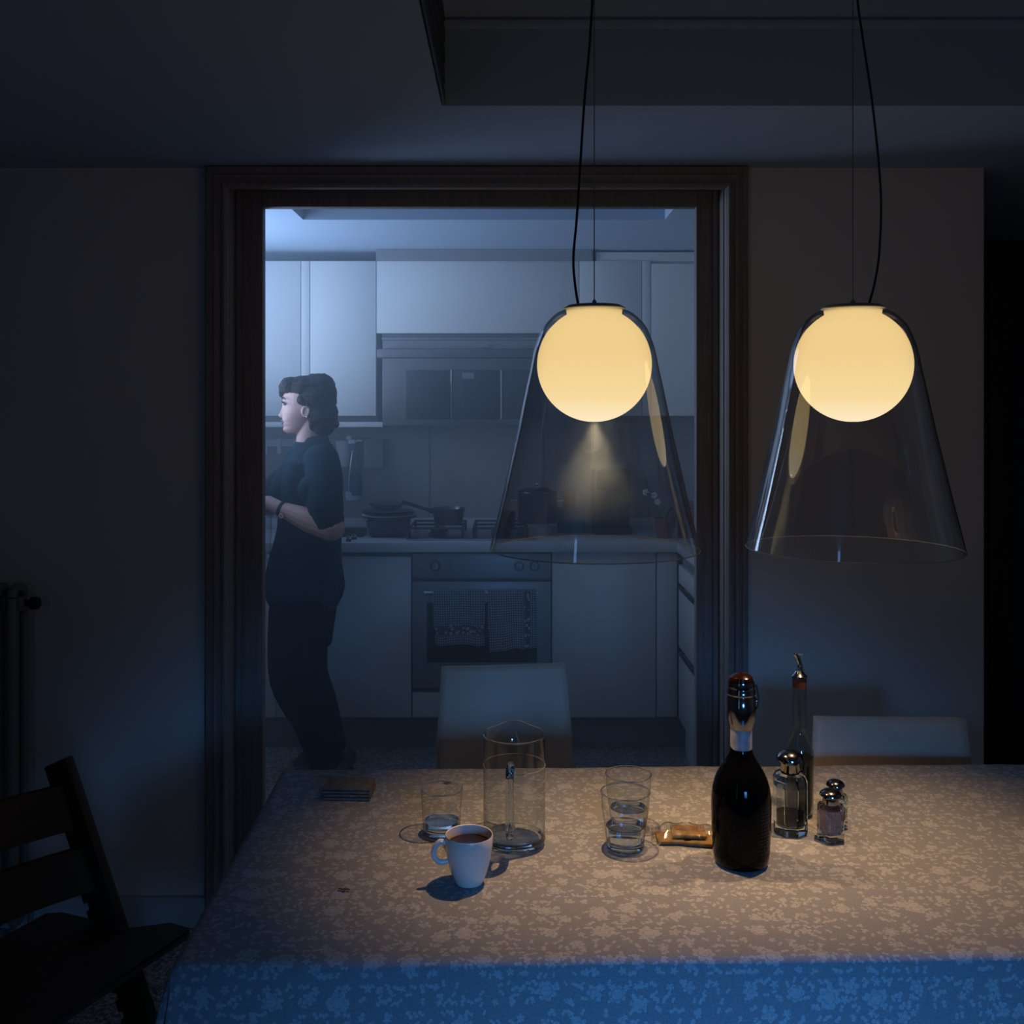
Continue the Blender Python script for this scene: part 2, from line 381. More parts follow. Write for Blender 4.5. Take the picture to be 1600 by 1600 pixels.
# wall behind the camera with its two windows
W1, W2 = (-1.13, -.93, .72, 2.55), (.35, .85, .88, 1.44)
struct('wall_back', 'wall', [(-2.4, W1[0], YB - .12, YB, 0, 2.7), (W1[1], W2[0], YB - .12, YB, 0, 2.7), (W2[1], 2.7, YB - .12, YB, 0, 2.7)]
       + [(a, b, YB - .12, YB, 0, z0) for a, b, z0, z1 in (W1, W2)] + [(a, b, YB - .12, YB, z1, 2.7) for a, b, z0, z1 in (W1, W2)])
for i, (a, b, z0, z1) in enumerate((W1, W2)):
    wn = thing('window_%d' % (i + 1), None, None); wn['kind'] = 'structure'
    bm = B()
    for q in ((a, a + .02, z0, z1), (b - .02, b, z0, z1), (a, b, z0, z0 + .02), (a, b, z1 - .02, z1)): box(bm, q[0], q[1], YB - .01, YB + .015, q[2], q[3])
    if i: box(bm, (a + b) / 2 - .012, (a + b) / 2 + .012, YB - .01, YB + .015, z0, z1)
    obj('window_frame', bm, 'base', wn, smooth=False)
    bxo('window_sill', 'base', wn, a - .03, b + .03, YB + .016, YB + .06, z0 - .03, z0)

bxo('baseboard_front', 'base', None, -2.38, -.882, 2.932, 2.949, 0, .088, bev=.003)['kind'] = 'structure'
bxo('baseboard_right', 'base', None, .695, 1.388, 2.932, 2.949, 0, .088, bev=.003)['kind'] = 'structure'

# air vent slots in the left face of the ceiling tray
v = thing('air_vent', 'long dark slotted air vent in the ceiling edge above the table', 'vent', (-.157, 1.3, 2.24))
bxo('back_plate', 'black', v, .0005, .004, -1.2, 1.045, -.008, .19)
for i in range(5):
    z = -.022 + i * .0475
    bm = B(); vs = box(bm, .004, .009, -1.2, 1.04, z, z + .033 if i < 4 else z + .012)
    obj('slat', bm, mat('vent_slat', (.05, .055, .06), .5) if i == 0 else bpy.data.materials['vent_slat'], v, smooth=False)

# door casing and frame
d = thing('door_1', '', None); d['kind'] = 'structure'
xl, xr, zt = -.880, .693, ZC - .002
prof = [(0, 0), (0, .030), (.004, .034), (.016, .034), (.019, .028), (.023, .028), (.026, .032), (.034, .030), (.040, .020), (.044, .020), (.047, .024), (.054, .024), (.060, .016), (.062, .0)]
def station(k, u):
    return ((xl + u, 0), (xl + u, zt - u), (xr - u, zt - u), (xr - u, 0))[k]
for k in range(3):
    bm = B(); A = []; D_ = []
    for u, dd in prof:
        p = station(k, u); q = station(k + 1, u)
        A.append(bm.verts.new((p[0], 2.9495 - dd, p[1]))); D_.append(bm.verts.new((q[0], 2.9495 - dd, q[1])))
    for j in range(len(prof) - 1): bm.faces.new((A[j], A[j + 1], D_[j + 1], D_[j]))
    bm.faces.new((A[0], A[-1], D_[-1], D_[0])); bm.faces.new(A); bm.faces.new(D_[::-1])
    m_ = 'wood'
    obj('casing', bm, m_, d, angle=20)
for nm, bx in (('jamb', (-.829, -.738, 3.02, 3.058, 0, 2.185)), ('jamb', (.562, .639, 3.02, 3.058, 0, 2.185)), ('head_board', (-.738, .562, 3.018, 3.056, 2.117, 2.185)),
               ('reveal', (-.829, -.817, 2.9505, 3.02, 0, 2.185)), ('reveal', (.627, .639, 2.9505, 3.02, 0, 2.185)), ('reveal', (-.817, .627, 2.9505, 3.02, 2.165, 2.185))):
    bxo(nm, 'wood', d, *bx, bev=.002)
bm = B()                                     # thin stop strip along the inner edge
box(bm, -.817, -.800, 3.008, 3.0195, 0, 2.165, .002); box(bm, .610, .626, 3.008, 3.0195, 0, 2.165, .002)
obj('stop_strip', bm, 'wood', d)

# dark hall to the right
struct('wall_hall', 'darkwall', [(1.39, 2.7, 4.22, 4.30, 0, ZC)])
d2 = thing('door_2', '', None); d2['kind'] = 'structure'
bxo('casing', 'darkdoor', d2, 1.60, 2.09, 4.18, 4.219, 2.14, 2.20, bev=.004)
bxo('casing', 'darkdoor', d2, 1.995, 2.09, 4.18, 4.219, 0, 2.139, bev=.004)
bxo('casing', 'darkdoor', d2, 1.50, 1.599, 4.18, 4.219, 0, 2.20, bev=.004)
dl = bxo('door_leaf', 'darkdoor', d2, 1.60, 1.994, 4.19, 4.219, .01, 2.139)
dl2 = bxo('door_panel', 'darkdoor', dl, 1.68, 1.91, 4.182, 4.1895, .25, 2.0, bev=.004)

# ------------------------------------------------------------------ the setting: kitchen shell
ZK = 2.262
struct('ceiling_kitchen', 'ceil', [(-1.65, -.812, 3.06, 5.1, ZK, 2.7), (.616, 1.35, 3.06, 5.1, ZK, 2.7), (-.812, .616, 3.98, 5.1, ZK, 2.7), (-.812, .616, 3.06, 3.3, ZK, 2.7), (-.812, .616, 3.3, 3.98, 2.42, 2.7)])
struct('wall_kitchen_back', 'tile', [(-1.65, 1.35, 5.05, 5.15, 0, ZK)])
struct('wall_kitchen_right', 'wall', [(1.355, 1.389, 3.06, 5.15, 0, 2.3)])
struct('wall_kitchen_left', 'wall', [(-1.73, -1.65, 3.06, 3.45, 0, 2.3), (-1.73, -1.65, 4.45, 5.15, 0, 2.3), (-1.73, -1.65, 3.45, 4.45, 0, 1.38), (-1.73, -1.65, 3.45, 4.45, 2.18, 2.3)])
wn = thing('window_3', '', None); wn['kind'] = 'structure'
bm = B()
for q in ((3.45, 3.49, 1.38, 2.18), (4.41, 4.45, 1.38, 2.18), (3.45, 4.45, 1.38, 1.42), (3.45, 4.45, 2.14, 2.18)): box(bm, -1.65, -1.61, *q)
obj('window_frame', bm, 'base', wn, smooth=False)
# seams of the backsplash sheets, real narrow grooves as thin joint strips
bm = B()
for x in (-.40, .17, .75): box(bm, x, x + .004, 5.0465, 5.0495, .975, 1.46)
o = obj('trim_3', bm, 'cabcore', smooth=False); o['kind'] = 'structure'

# ------------------------------------------------------------------ kitchen cabinets
def K(px, D): return (px - 795) * D / F      # width position of a measured pixel at distance D
def Z(py, D): return 1.5 - (py - 645) * D / F
DU = 4.70
zt_, zb_ = Z(408, DU), Z(650, DU)
def wall_cab(name, label, x0, x1, doors, zb=zb_, group='white wall cabinets'):
    """doors: list of (x0, x1, drop)"""
    t = thing(name, label, 'cabinet', ((x0 + x1) / 2, 5.05, zb), 0, group); cx = (x0 + x1) / 2
    bxo('carcass', 'cab', t, x0 - cx + .0005, x1 - cx - .0005, -.328, -.001, 0, zt_ - zb)
    for a, b, dr in doors: bxo('door', 'cab', t, a - cx + .0015, b - cx - .0015, -.350, -.3285, .001, zt_ - zb - dr, bev=.0015)
    return t
XA = K(300, DU); x470, x484, x588 = K(470, DU), K(484, DU), K(588, DU)
wall_cab('wall_cabinet', 'white wall cabinet above the woman, leftmost of the row', XA, x470, [(XA, x470, 0)])
wall_cab('wall_cabinet', 'narrow white filler cabinet right of the leftmost wall cabinet', x470, x484, [(x470, x484, 0)])
wall_cab('wall_cabinet', 'white wall cabinet directly left of the cooker hood', x484, x588, [(x484, x588, 0)])
x900, x1003, x1017 = K(905, DU), K(1003, DU), K(1017, DU)
wall_cab('wall_cabinet', 'shallow-fronted white wall cabinet sitting on top of the cooker hood', x588, x900, [(x588, x900, 0)], zb=Z(521, DU))
wall_cab('wall_cabinet', 'white wall cabinet behind the left lamp, right of the cooker hood', x900, x1003, [(x900, x1003, 0)])
wall_cab('wall_cabinet', 'narrow white filler cabinet behind the left lamp cone', x1003, x1017, [(x1003, x1017, 0)])
wall_cab('wall_cabinet', 'white wall cabinet beside the right door jamb, rightmost of the row', x1017, 1.352, [(x1017, 1.352, .012)])
# light pelmet under the left cabinets and top fillers
for nm, lab, a, b, c_ in (('light_pelmet', 'pale light pelmet under the wall cabinets left of the hood', XA, x588 + .03, 0),):
    t = thing(nm, lab, 'pelmet', (0, 5.05, zb_))
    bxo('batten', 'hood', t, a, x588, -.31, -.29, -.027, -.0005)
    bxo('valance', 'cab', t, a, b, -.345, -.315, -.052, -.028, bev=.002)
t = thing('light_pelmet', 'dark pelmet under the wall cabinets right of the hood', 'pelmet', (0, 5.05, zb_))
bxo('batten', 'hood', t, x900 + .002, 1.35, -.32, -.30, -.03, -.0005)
t = thing('top_filler', 'grey filler strip between hood cabinet and kitchen ceiling', 'filler', (0, 5.05, zt_))
bxo('front_strip', 'cabcore', t, x588, K(925, DU), -.36, -.30, .0005, ZK - zt_ - .001)
t = thing('top_filler', 'pale filler strip between right wall cabinets and kitchen ceiling', 'filler', (0, 5.05, zt_))
bxo('front_strip', 'cab', t, K(932, DU), 1.35, -.34, -.30, .0005, ZK - zt_ - .012)

# cooker hood
hx0, hx1 = K(590, 4.55), K(905, 4.55)
h = thing('cooker_hood', 'grey steel cooker hood with dark filter panels over the hob', 'hood', ((hx0 + hx1) / 2, 5.05, 1.47)); hc = (hx0 + hx1) / 2
zz = lambda py, D=4.62: Z(py, D) - 1.47
bxo('body', 'hood', h, hx0 - hc + .002, hx1 - hc - .002, -.345, -.002, zz(545), zz(521, DU) - .003)
bxo('slot_panel', 'cabcore', h, hx0 - hc + .005, hx1 - hc - .005, -.352, -.3455, zz(543), zz(530))
bxo('control_switch', 'steel', h, .0, .05, -.357, -.3525, zz(541), zz(536))
bxo('top_lip', 'steel', h, hx0 - hc, hx1 - hc, -.358, -.346, zz(529), zz(526))
bxo('visor', 'hood', h, hx0 - hc - .012, hx1 - hc + .012, -.430, -.3585, zz(559), zz(545) - .001, bev=.003)
hb = bxo('filter_housing', 'hood', h, hx0 - hc + .012, hx1 - hc - .012, -.425, -.35, zz(665), zz(559) - .001, bev=.004)
fx = [K(633, 4.62) - hc, K(705, 4.62) - hc, K(783, 4.62) - hc, K(858, 4.62) - hc]
for i in range(3):
    f = bxo('filter_panel', 'hoodfilter', h, fx[i] + .004, fx[i + 1] - .004, -.4285, -.4255, zz(655), zz(578), bev=.001)
for i in (1, 2):
    bm = B(); tube(bm, [(fx[i], -.429, zz(655)), (fx[i], -.429, zz(578))], .0035, 8); obj('divider_bar', bm, 'chrome', h)
bxo('rating_plate', 'steel', h, fx[1] + .05, fx[1] + .105, -.4300, -.4287, zz(592), zz(582))

# base run
DB = 4.47; ZT = .885; Zb = Z(1121, DB)
struct_w = thing('worktop', 'long pale kitchen worktop along the back wall', 'worktop', (0, 4.75, .885))
bxo('slab', 'worktop', struct_w, -1.64, 1.35, -.31, .298, .0005, .042, bev=.003)
bxo('upstand', 'worktop', struct_w, -1.64, 1.35, .282, .299, .0425, .09, bev=.003)
def base_cab(label, x0, x1, fronts, mt='cab'):
    t = thing('base_cabinet', label, 'cabinet', ((x0 + x1) / 2, 4.75, 0), 0, 'white base cabinets'); cx = (x0 + x1) / 2
    bxo('carcass', 'cabcore', t, x0 - cx + .0005, x1 - cx - .0005, -.258, .28, Zb - .002, ZT - .001)
    for a, b, c_, d_ in fronts: bxo('door' if d_ - c_ > .3 else 'drawer', mt, t, a - cx + .0018, b - cx - .0018, -.28, -.2585, c_, d_, bev=.0015)
    return t
xo0, xo1 = K(643, DB), K(862, DB)
ztop = Z(870, DB)
base_cab('white base cabinet behind the woman', xo0 - 1.195, xo0 - .6, [(xo0 - 1.195, xo0 - .6, Zb, ztop)])
base_cab('white base cabinet between the woman and the oven', xo0 - .6, xo0, [(xo0 - .6, xo0, Zb, ztop)])
base_cab('wide white base cabinet immediately right of the oven', xo1, K(1025, DB), [(xo1, K(1025, DB), Zb, Z(861, DB) - .004)])
base_cab('narrow white corner base cabinet left of the side drawers', K(1025, DB), .748, [(K(1025, DB) + .002, .748, Zb + .003, ZT - .01)])
t = thing('plinth', 'dark recessed plinth under the base cabinets', 'plinth', (0, 4.75, 0))
bxo('board', 'cabcore', t, -1.64, .80, -.225, -.21, .001, Zb - .004)
# right-hand run facing left
t = thing('side_cabinet', 'white drawer cabinet along the right kitchen wall, seen edge on', 'cabinet', (.77, 3.95, 0))
bxo('carcass', 'cabcore', t, .0, .58, -.50, .52, .14, .84)
for z0, z1 in ((.152, .44), (.47, .72)):
    dr = bxo('drawer', 'cab', t, -.02, -.0005, -.50, .50, z0, z1, bev=.002)
dr = bxo('drawer', 'cab', t, -.02, -.0005, -.50, .50, .75, .83, bev=.002)
for z in (.455, .735):
    bm = B(); tube(bm, [(-.034, -.46, z + .010), (-.034, .40, z + .010)], .007, 8); tube(bm, [(-.034, -.44, z + .01), (-.001, -.44, z + .012)], .005, 8); tube(bm, [(-.034, .38, z + .01), (-.001, .38, z + .012)], .005, 8)
    obj('handle', bm, 'black', t)
bxo('plinth_board', 'cab', t, .005, .02, -.50, .47, 0, .139)
bxo('countertop', 'worktop', t, -.03, .58, -.50, .488, .8855, .926, bev=.003)
bxo('rail', 'cabcore', t, 0, .58, -.50, .52, .8405, .885)

# oven
ox = (xo0 + xo1) / 2; ow = (xo1 - xo0) / 2 - .004
ov = thing('oven', 'grey built-in oven with glass door and three knobs', 'oven', (ox, 4.75, 0))
bxo('body', 'cabcore', ov, -ow - .002, ow + .002, -.258, .25, .262, ZT - .001)
bxo('control_panel', 'oven', ov, -ow, ow, -.29, -.2585, Z(904, DB), Z(864, DB), bev=.004)
od = bxo('oven_door', 'oven', ov, -ow, ow, -.292, -.2585, Z(1074, DB), Z(908, DB), bev=.004)
zx = lambda px: K(px, 4.46) - ox
bxo('door_window', 'darkglass', od, zx(667), zx(839), -.2945, -.2925, Z(1034, DB), Z(940, DB), bev=.0008)
bm = B(); tube(bm, [(zx(664), -.335, Z(923, DB)), (zx(840), -.335, Z(923, DB))], .009, 10)
for q in (668, 836): tube(bm, [(zx(q), -.335, Z(923, DB)), (zx(q), -.292, Z(923, DB))], .007, 8)
obj('handle', bm, 'steel', od)
for q in (680, 811, 835):
    bm = B(); r = lathe(bm, [(.017, 0), (.017, .008), (.014, .020), (.012, .021)], n=24)
    bmesh.ops.rotate(bm, verts=bm.verts[:], cent=(0, 0, 0), matrix=Matrix.Rotation(PI / 2, 3, 'X'))
    k = obj('knob', bm, 'oven', ov, loc=(zx(q), -.2905, Z(884, DB)))
    bm = B(); torus(bm, (0, 0, 0), .021, .0016, 32, 6); bmesh.ops.rotate(bm, verts=bm.verts[:], cent=(0, 0, 0), matrix=Matrix.Rotation(PI / 2, 3, 'X'))
    obj('knob_ring', bm, 'black', k)
    bxo('pointer', 'black', k, -.0018, .0018, -.0235, -.0212, -.002, .012)
for q in (877, 884):
    bm = B(); ball(bm, (zx(702), -.291, Z(q, DB)), .0028, .003, .0028, 10, 6); obj('indicator_lamp', bm, 'black', ov)
bm = B()
for i, (a, b) in enumerate(((668, 674), (677, 679), (680, 682), (683.5, 686), (687, 689), (690, 693), (694, 696))): box(bm, zx(a), zx(b), -.2915, -.2905, Z(901.3, DB), Z(900, DB))
obj('maker_print', bm, 'cabcore', ov, smooth=False)
bxo('drawer', 'cab', ov, -ow, ow, -.28, -.2585, Zb, Z(1082, DB), bev=.002)
bxo('carcass', 'cabcore', ov, -ow, ow, -.2575, .25, Zb, .261)

# two towels over the oven handle
def towel(px0, px1, py1, slant, border, label, fold=.0):
    x0, x1 = zx(px0), zx(px1); zt2 = Z(923, DB) + .0125; zb2 = Z(py1, DB); nx, nz = 22, 26
    bm = B(); uvl = bm.loops.layers.uv.new('UVMap'); rows = []
    prof = []
    Lf = zt2 - zb2
    for j in range(nz + 1): prof.append((-.349, zb2 + Lf * j / nz))
    for a in range(1, 6): prof.append((-.335 - .0135 * math.cos(a * PI / 6), zt2 - .0125 + .0135 * math.sin(a * PI / 6)))
    for j in range(8): prof.append((-.3205, zt2 - .02 - .022 * j))
    acc = 0; us = [0]
    for a, b in zip(prof, prof[1:]): acc += math.hypot(a[0] - b[0], a[1] - b[1]); us.append(acc)
    for j, (y, z) in enumerate(prof):
        row = []
        for i in range(nx + 1):
            s = i / nx; drop = max(0, 1 - us[j] / Lf)
            xx = x0 + (x1 - x0) * s * (1 - .06 * drop) + .012 * drop
            amp = .006 * drop if y < -.34 else 0
            yy = y - amp * (1 + math.sin(s * 17 + px0)) - (.010 * drop if y < -.34 else 0)
            row.append(bm.verts.new((xx, yy, z - (slant * (s - .5) + .004 * math.sin(s * 9)) * drop)))
        rows.append(row)
    for j in range(len(rows) - 1):
        for i in range(nx):
            f = bm.faces.new((rows[j][i], rows[j][i + 1], rows[j + 1][i + 1], rows[j + 1][i]))
            for l, (ii, jj) in zip(f.loops, ((i, j), (i + 1, j), (i + 1, j + 1), (i, j + 1))): l[uvl].uv = (ii / nx * (x1 - x0), us[jj])
    me = bpy.data.meshes.new('dish_towel'); bm.to_mesh(me); bm.free(); me.materials.append(gingham('gingham_' + str(px0), border))
    me.polygons.foreach_set('use_smooth', [True] * len(me.polygons))
    o = bpy.data.objects.new('dish_towel', me); C.objects.link(o); o.location = (ox, 4.75, 0)
    s = o.modifiers.new('s', 'SOLIDIFY'); s.thickness = .0015
    return tag(o, label, 'towel', 'checked dish towels on the oven handle')
towel(678, 758, 1001, .0, (1, .045, .085), 'checked dish towel with bottom flower band on left of oven handle')
towel(762, 838, 1008, -.02, (0, .16, .185), 'checked dish towel with side flower band on right of oven handle')

# hob
hbx = K(700, 4.62)
hob = thing('gas_hob', 'gas hob with black pan grates on the kitchen worktop', 'hob', (hbx + .12, 4.74, .9272))
bxo('hob_plate', 'steel', hob, -.30, .28, -.22, .14, 0, .008, bev=.003)
for gx in (-.17, .12):
    for gy in (-.12, .05):
        bm = B(); lathe(bm, [(.042, 0), (.042, .014), (.03, .018), (.03, .024), (.001, .025)], (gx, gy, .0085), 24); obj('burner', bm, 'iron', hob)
    bm = B()
    for yy in (-.19, -.035, .12): tube(bm, [(gx - .12, yy, .052), (gx + .12, yy, .052)], .006, 6)
    for xx in (-.12, 0, .12): tube(bm, [(gx + xx, -.19, .052), (gx + xx, .12, .052)], .006, 6)
    for xx in (-.12, .12):
        for yy in (-.19, .12): tube(bm, [(gx + xx, yy, .052), (gx + xx, yy, .0085)], .006, 6)
    obj('pan_grate', bm, 'iron', hob)
for i in range(4):
    bm = B(); lathe(bm, [(.018, 0), (.016, .02), (.012, .022)], (.215, -.15 + .07 * i, .0085), 16); obj('knob', bm, 'black', hob)
# saucepan
sp = thing('saucepan', 'small dark saucepan with raised handle on the hob', 'saucepan', (K(700, 4.63), 4.66, .9860))
bm = B(); lathe(bm, [(.001, 0), (.058, 0), (.066, .01), (.072, .055), (.080, .075), (.077, .075), (.068, .055), (.062, .012), (.001, .006)], n=32); obj('pan', bm, 'potsteel', sp)
bm = B(); tube(bm, smoothpath([(-.066, 0, .055), (-.10, 0, .068), (-.17, -.02, .092), (-.212, -.03, .105)], 4), [.010] * 4 + [.008] * 9, 8); obj('handle', bm, 'iron', sp)
# stockpot and lidded pots behind the lamp
st = thing('stock_pot', 'large dark stock pot seen through the left lamp shade', 'pot', (K(840, 4.72), 4.74, .9860))
bm = B(); lathe(bm, [(.001, 0), (.090, 0), (.093, .005), (.093, .135), (.095, .14), (.090, .14), (.088, .008), (.001, .006)], n=40); obj('pot', bm, 'potsteel', st)
bm = B(); lathe(bm, [(.095, 0), (.094, .006), (.05, .018), (.001, .022)], (0, 0, .141), 40); obj('lid', bm, 'potsteel', st)
bm = B(); lathe(bm, [(.006, 0), (.006, .008), (.013, .014), (.010, .02), (.001, .021)], (0, 0, .163), 16); obj('lid_knob', bm, 'chrome', st)
for s in (-1, 1):
    bm = B(); tube(bm, smoothpath([(s * .092, -.03, .10), (s * .125, -.03, .105), (s * .125, .03, .105), (s * .092, .03, .10)], 5), .005, 8); obj('handle', bm, 'chrome', st)
# plates in a dark basin
pb = thing('dish_basin', 'dark square basin under the stacked plates', 'basin', (K(608, 4.68), 4.68, .9272))
bm = B(); lathe(bm, [(.10, 0), (.118, .01), (.135, .075), (.138, .078), (.131, .077), (.112, .014), (.001, .010)], n=4, rot=PI / 4); bmesh.ops.scale(bm, vec=(1, .75, 1), verts=bm.verts[:]); obj('bowl', bm, 'darkplate', pb, angle=60)
for i in range(4):
    bm = B(); lathe(bm, [(.001, 0), (.07, 0), (.125 - i * .003, .010), (.127 - i * .003, .013), (.12 - i * .003, .0135), (.07, .004), (.001, .004)], n=40)
    o = obj('plate', bm, 'darkplate' if i != 1 else 'whiteplastic', loc=(pb.location.x + .004 * (-1) ** i, 4.68, .9272 + .079 + i * .0095))
    tag(o, ('dark dinner plate at the bottom of the stack on the basin', 'pale dinner plate second from the bottom of the stack', 'dark dinner plate third from the bottom of the stack', 'dark dinner plate on top of the stack')[i], 'plate', 'plates stacked on the basin')
bm = B(); lathe(bm, [(.03, 0), (.06, .012), (.085, .034), (.083, .034), (.058, .015), (.001, .004)], n=32)
tag(obj('glass_bowl', bm, 'clearplastic', loc=(pb.location.x - .01, 4.68, .9272 + .079 + .0395)), 'clear bowl upturned on the plate stack', 'bowl')
# small things at left of the basin
for i, (px, D, lab) in enumerate(((553, 4.56, 'shiny steel jar lid farther from the woman on the worktop'), (544.5, 4.49, 'shiny steel jar lid nearest the woman on the worktop'))):
    t = thing('spice_jar', lab.replace('jar lid', 'spice jar'), 'jar', (K(px, D), D, .9275), 0, 'steel topped spice jars')
    bm = B(); lathe(bm, [(.012, 0), (.012, .008), (.011, .010)], n=20); obj('jar_body', bm, 'darkglass', t)
    bm = B(); lathe(bm, [(.013, .0105), (.013, .022), (.010, .024), (.001, .0245)], n=20); obj('lid', bm, 'chrome', t)
t = thing('steel_tray', 'low steel tray on the worktop behind the woman', 'tray', (K(545, 4.75), 4.74, .9272))
bm = B(); box(bm, -.10, .075, -.10, .10, 0, .003); box(bm, -.10, .075, -.10, -.097, .003, .02); box(bm, -.10, .075, .097, .10, .003, .02); box(bm, -.10, -.097, -.10, .10, .003, .02); box(bm, .072, .075, -.1, .1, .003, .02); obj('pan', bm, 'darkplate', t, smooth=False)
# rail with utensils on the back wall
rl = thing('utensil_rail', 'white wall rail with hooks behind the woman', 'rail', (K(430, 5.02), 5.04, Z(692, 5.0)))
bxo('bar', 'whiteplastic', rl, -.45, .13, -.015, .009, -.018, .018, bev=.003)
for hx in (-.13, -.05, .02):
    bm = B(); box(bm, hx - .010, hx + .010, -.024, -.0155, -.055, .024, .002); obj('hook', bm, 'whiteplastic', rl)
rl2 = thing('steel_rail', 'thin steel rail on the backsplash left of the hob', 'rail', (K(545, 5.02), 5.03, Z(686, 5.0)))
bm = B(); tube(bm, [(-.12, 0, 0), (.20, 0, 0)], .005, 8); tube(bm, [(.19, 0, 0), (.19, .0195, 0)], .005, 8); tube(bm, [(-.1, 0, 0), (-.1, .0195, 0)], .005, 8); obj('bar', bm, 'steel', rl2)
t = thing('hanging_beaker', 'white plastic beaker hanging on the rail behind the shoulder', 'beaker', (K(537, 4.98), 5.002, Z(729, 4.98)))
bm = B(); lathe(bm, [(.001, 0), (.028, 0), (.030, .004), (.044, .125), (.046, .128), (.043, .128), (.027, .006), (.001, .004)], n=28); obj('cup', bm, 'whiteplastic', t)
bm = B(); tube(bm, smoothpath([(.02, .036, .12), (.02, .032, .14), (.02, .028, .158)], 4), .004, 6); obj('hook', bm, 'whiteplastic', t)
sb = thing('spray_bottle', 'clear spray bottle with blue collar hanging by its trigger', 'bottle', (K(552, 4.91), 4.915, Z(783, 4.91)))
bm = B(); lathe(bm, [(.001, 0), (.036, .0), (.042, .012), (.044, .05), (.042, .10), (.034, .15), (.022, .20), (.015, .235), (.014, .25)], n=28, sy=.6, cap1=False); obj('body', bm, 'clearplastic', sb)
bm = B(); lathe(bm, [(.001, .003), (.034, .003), (.039, .012), (.040, .045), (.001, .045)], n=24, sy=.55); obj('liquid', bm, 'whiteplastic', sb)
bm = B(); lathe(bm, [(.017, .251), (.017, .276), (.014, .278)], n=20); obj('collar', bm, 'blue', sb)
bm = B(); box(bm, -.024, .008, -.011, .011, .279, .300, .003); box(bm, -.034, -.010, -.008, .008, .300, .318, .003); tube(bm, [(.002, 0, .29), (.03, 0, .297), (.04, 0, .292)], .005, 8); obj('spray_head', bm, 'whiteplastic', sb)
bm = B(); lathe(bm, [(.001, 0), (.030, .0), (.034, .04), (.026, .10), (.010, .13)], (.012, -.006, .03), 20, sy=.62); obj('label_print', bm, 'label', sb)
bm = B(); tube(bm, smoothpath([(.012, .0, .276), (.012, .05, .300), (.012, .11, .308), (.012, .118, .300)], 4), .003, 6); obj('rail_hook', bm, 'steel', sb)
bm = B(); tube(bm, smoothpath([(0, 0, .25), (-.012, -.01, .18), (-.02, -.012, .10), (-.018, -.01, .03)], 5), .0022, 6); obj('dip_tube', bm, 'whiteplastic', sb)
# dark hanging pan or cloth silhouette right of the bottle
t = thing('hanging_cloth', 'grey cloth hanging on the backsplash rail right of the spray bottle', 'cloth', (K(582, 5.0), 5.02, Z(688, 5.0)))
bm = B(); vs = box(bm, -.045, .05, -.006, .004, -.14, .006, .002); obj('fabric', bm, 'tile', t)
# things between hob and right wall, seen through the lamp
bxo_ = bxo
t = bxo('storage_tin', 'red', None, K(880, 4.9), K(898, 4.9), 4.86, 4.93, 1.04, Z(764, 4.9), bev=.003); tag(t, 'dull red tin on the shelf box behind the left lamp', 'tin')
t = thing('bread_box', 'teal storage box with lid below the red tin', 'box', (K(895, 4.9), 4.89, .9272)); bxo('box_body', 'teal', t, -.075, .055, -.06, .06, 0, .095, bev=.006); bxo('lid', 'teal', t, -.077, .057, -.062, .062, .0955, .1122, bev=.003)
t = thing('coffee_machine', 'dark boxy coffee machine behind the left lamp shade', 'machine', (K(955, 4.85), 4.87, .9272))
bxo('body', 'black', t, -.09, .09, -.02, .10, 0, .30, bev=.008); bxo('drip_tray', 'black', t, -.09, .09, -.13, -.021, 0, .03, bev=.004); bxo('brew_head', 'black', t, -.08, .08, -.12, -.021, .21, .30, bev=.008)
pp = thing('potted_orchid', 'small orchid in a terracotta pot beside the right jamb', 'plant', (K(1040, 4.6), 4.62, .9272))
bm = B(); lathe(bm, [(.001, 0), (.035, 0), (.046, .075), (.050, .076), (.050, .092), (.045, .092), (.040, .08), (.001, .078)], n=24); obj('pot', bm, 'clay', pp)
for i in range(4):
    a = i * 1.5 + .9; bm = B(); tube(bm, smoothpath([(0, 0, .079), (.03 * math.cos(a), .03 * math.sin(a), .13), (.07 * math.cos(a), .07 * math.sin(a), .12 + .012 * i)], 4), [.003, .008, .011, .012, .012, .011, .009, .006, .002], 6, flat=.25); obj('leaf', bm, 'leaf', pp)
bm = B(); tube(bm, smoothpath([(0, 0, .079), (-.02, 0, .15), (-.05, -.01, .19), (-.09, -.02, .205)], 5), .0022, 6); obj('stem', bm, 'leaf', pp)
for i, (x, z) in enumerate(((-.05, .195), (-.09, .21), (-.035, .165))):
    bm = B()
    for k in range(5): ball(bm, (x + .009 * math.cos(k * 1.257), -.012, z + .009 * math.sin(k * 1.257)), .0065, .002, .0065, 8, 6)
    obj('flower', bm, 'whiteplastic', pp)
pp2 = thing('red_canister', 'red canister half hidden by the right door jamb', 'canister', (K(1078, 4.6), 4.64, .9272))
bm = B(); lathe(bm, [(.001, 0), (.045, 0), (.048, .004), (.048, .13), (.046, .134), (.001, .136)], n=28); obj('body', bm, 'clay', pp2)
bm = B(); lathe(bm, [(.05, .137), (.05, .150), (.02, .156), (.02, .17), (.001, .172)], n=28); obj('lid', bm, 'clay', pp2)
t = thing('ladle', 'small utensil handle poking up beside the lamp edge', 'ladle', (K(795, 4.85), 4.93, .9272))
bm = B(); lathe(bm, [(.001, 0), (.03, 0), (.034, .09), (.031, .09), (.028, .004), (.001, .003)], n=24); obj('holder', bm, 'potsteel', t)
bm = B(); tube(bm, [(.01, 0, .006), (-.035, 0, .15), (-.065, 0, .165)], .004, 6); obj('handle', bm, 'steel', t)

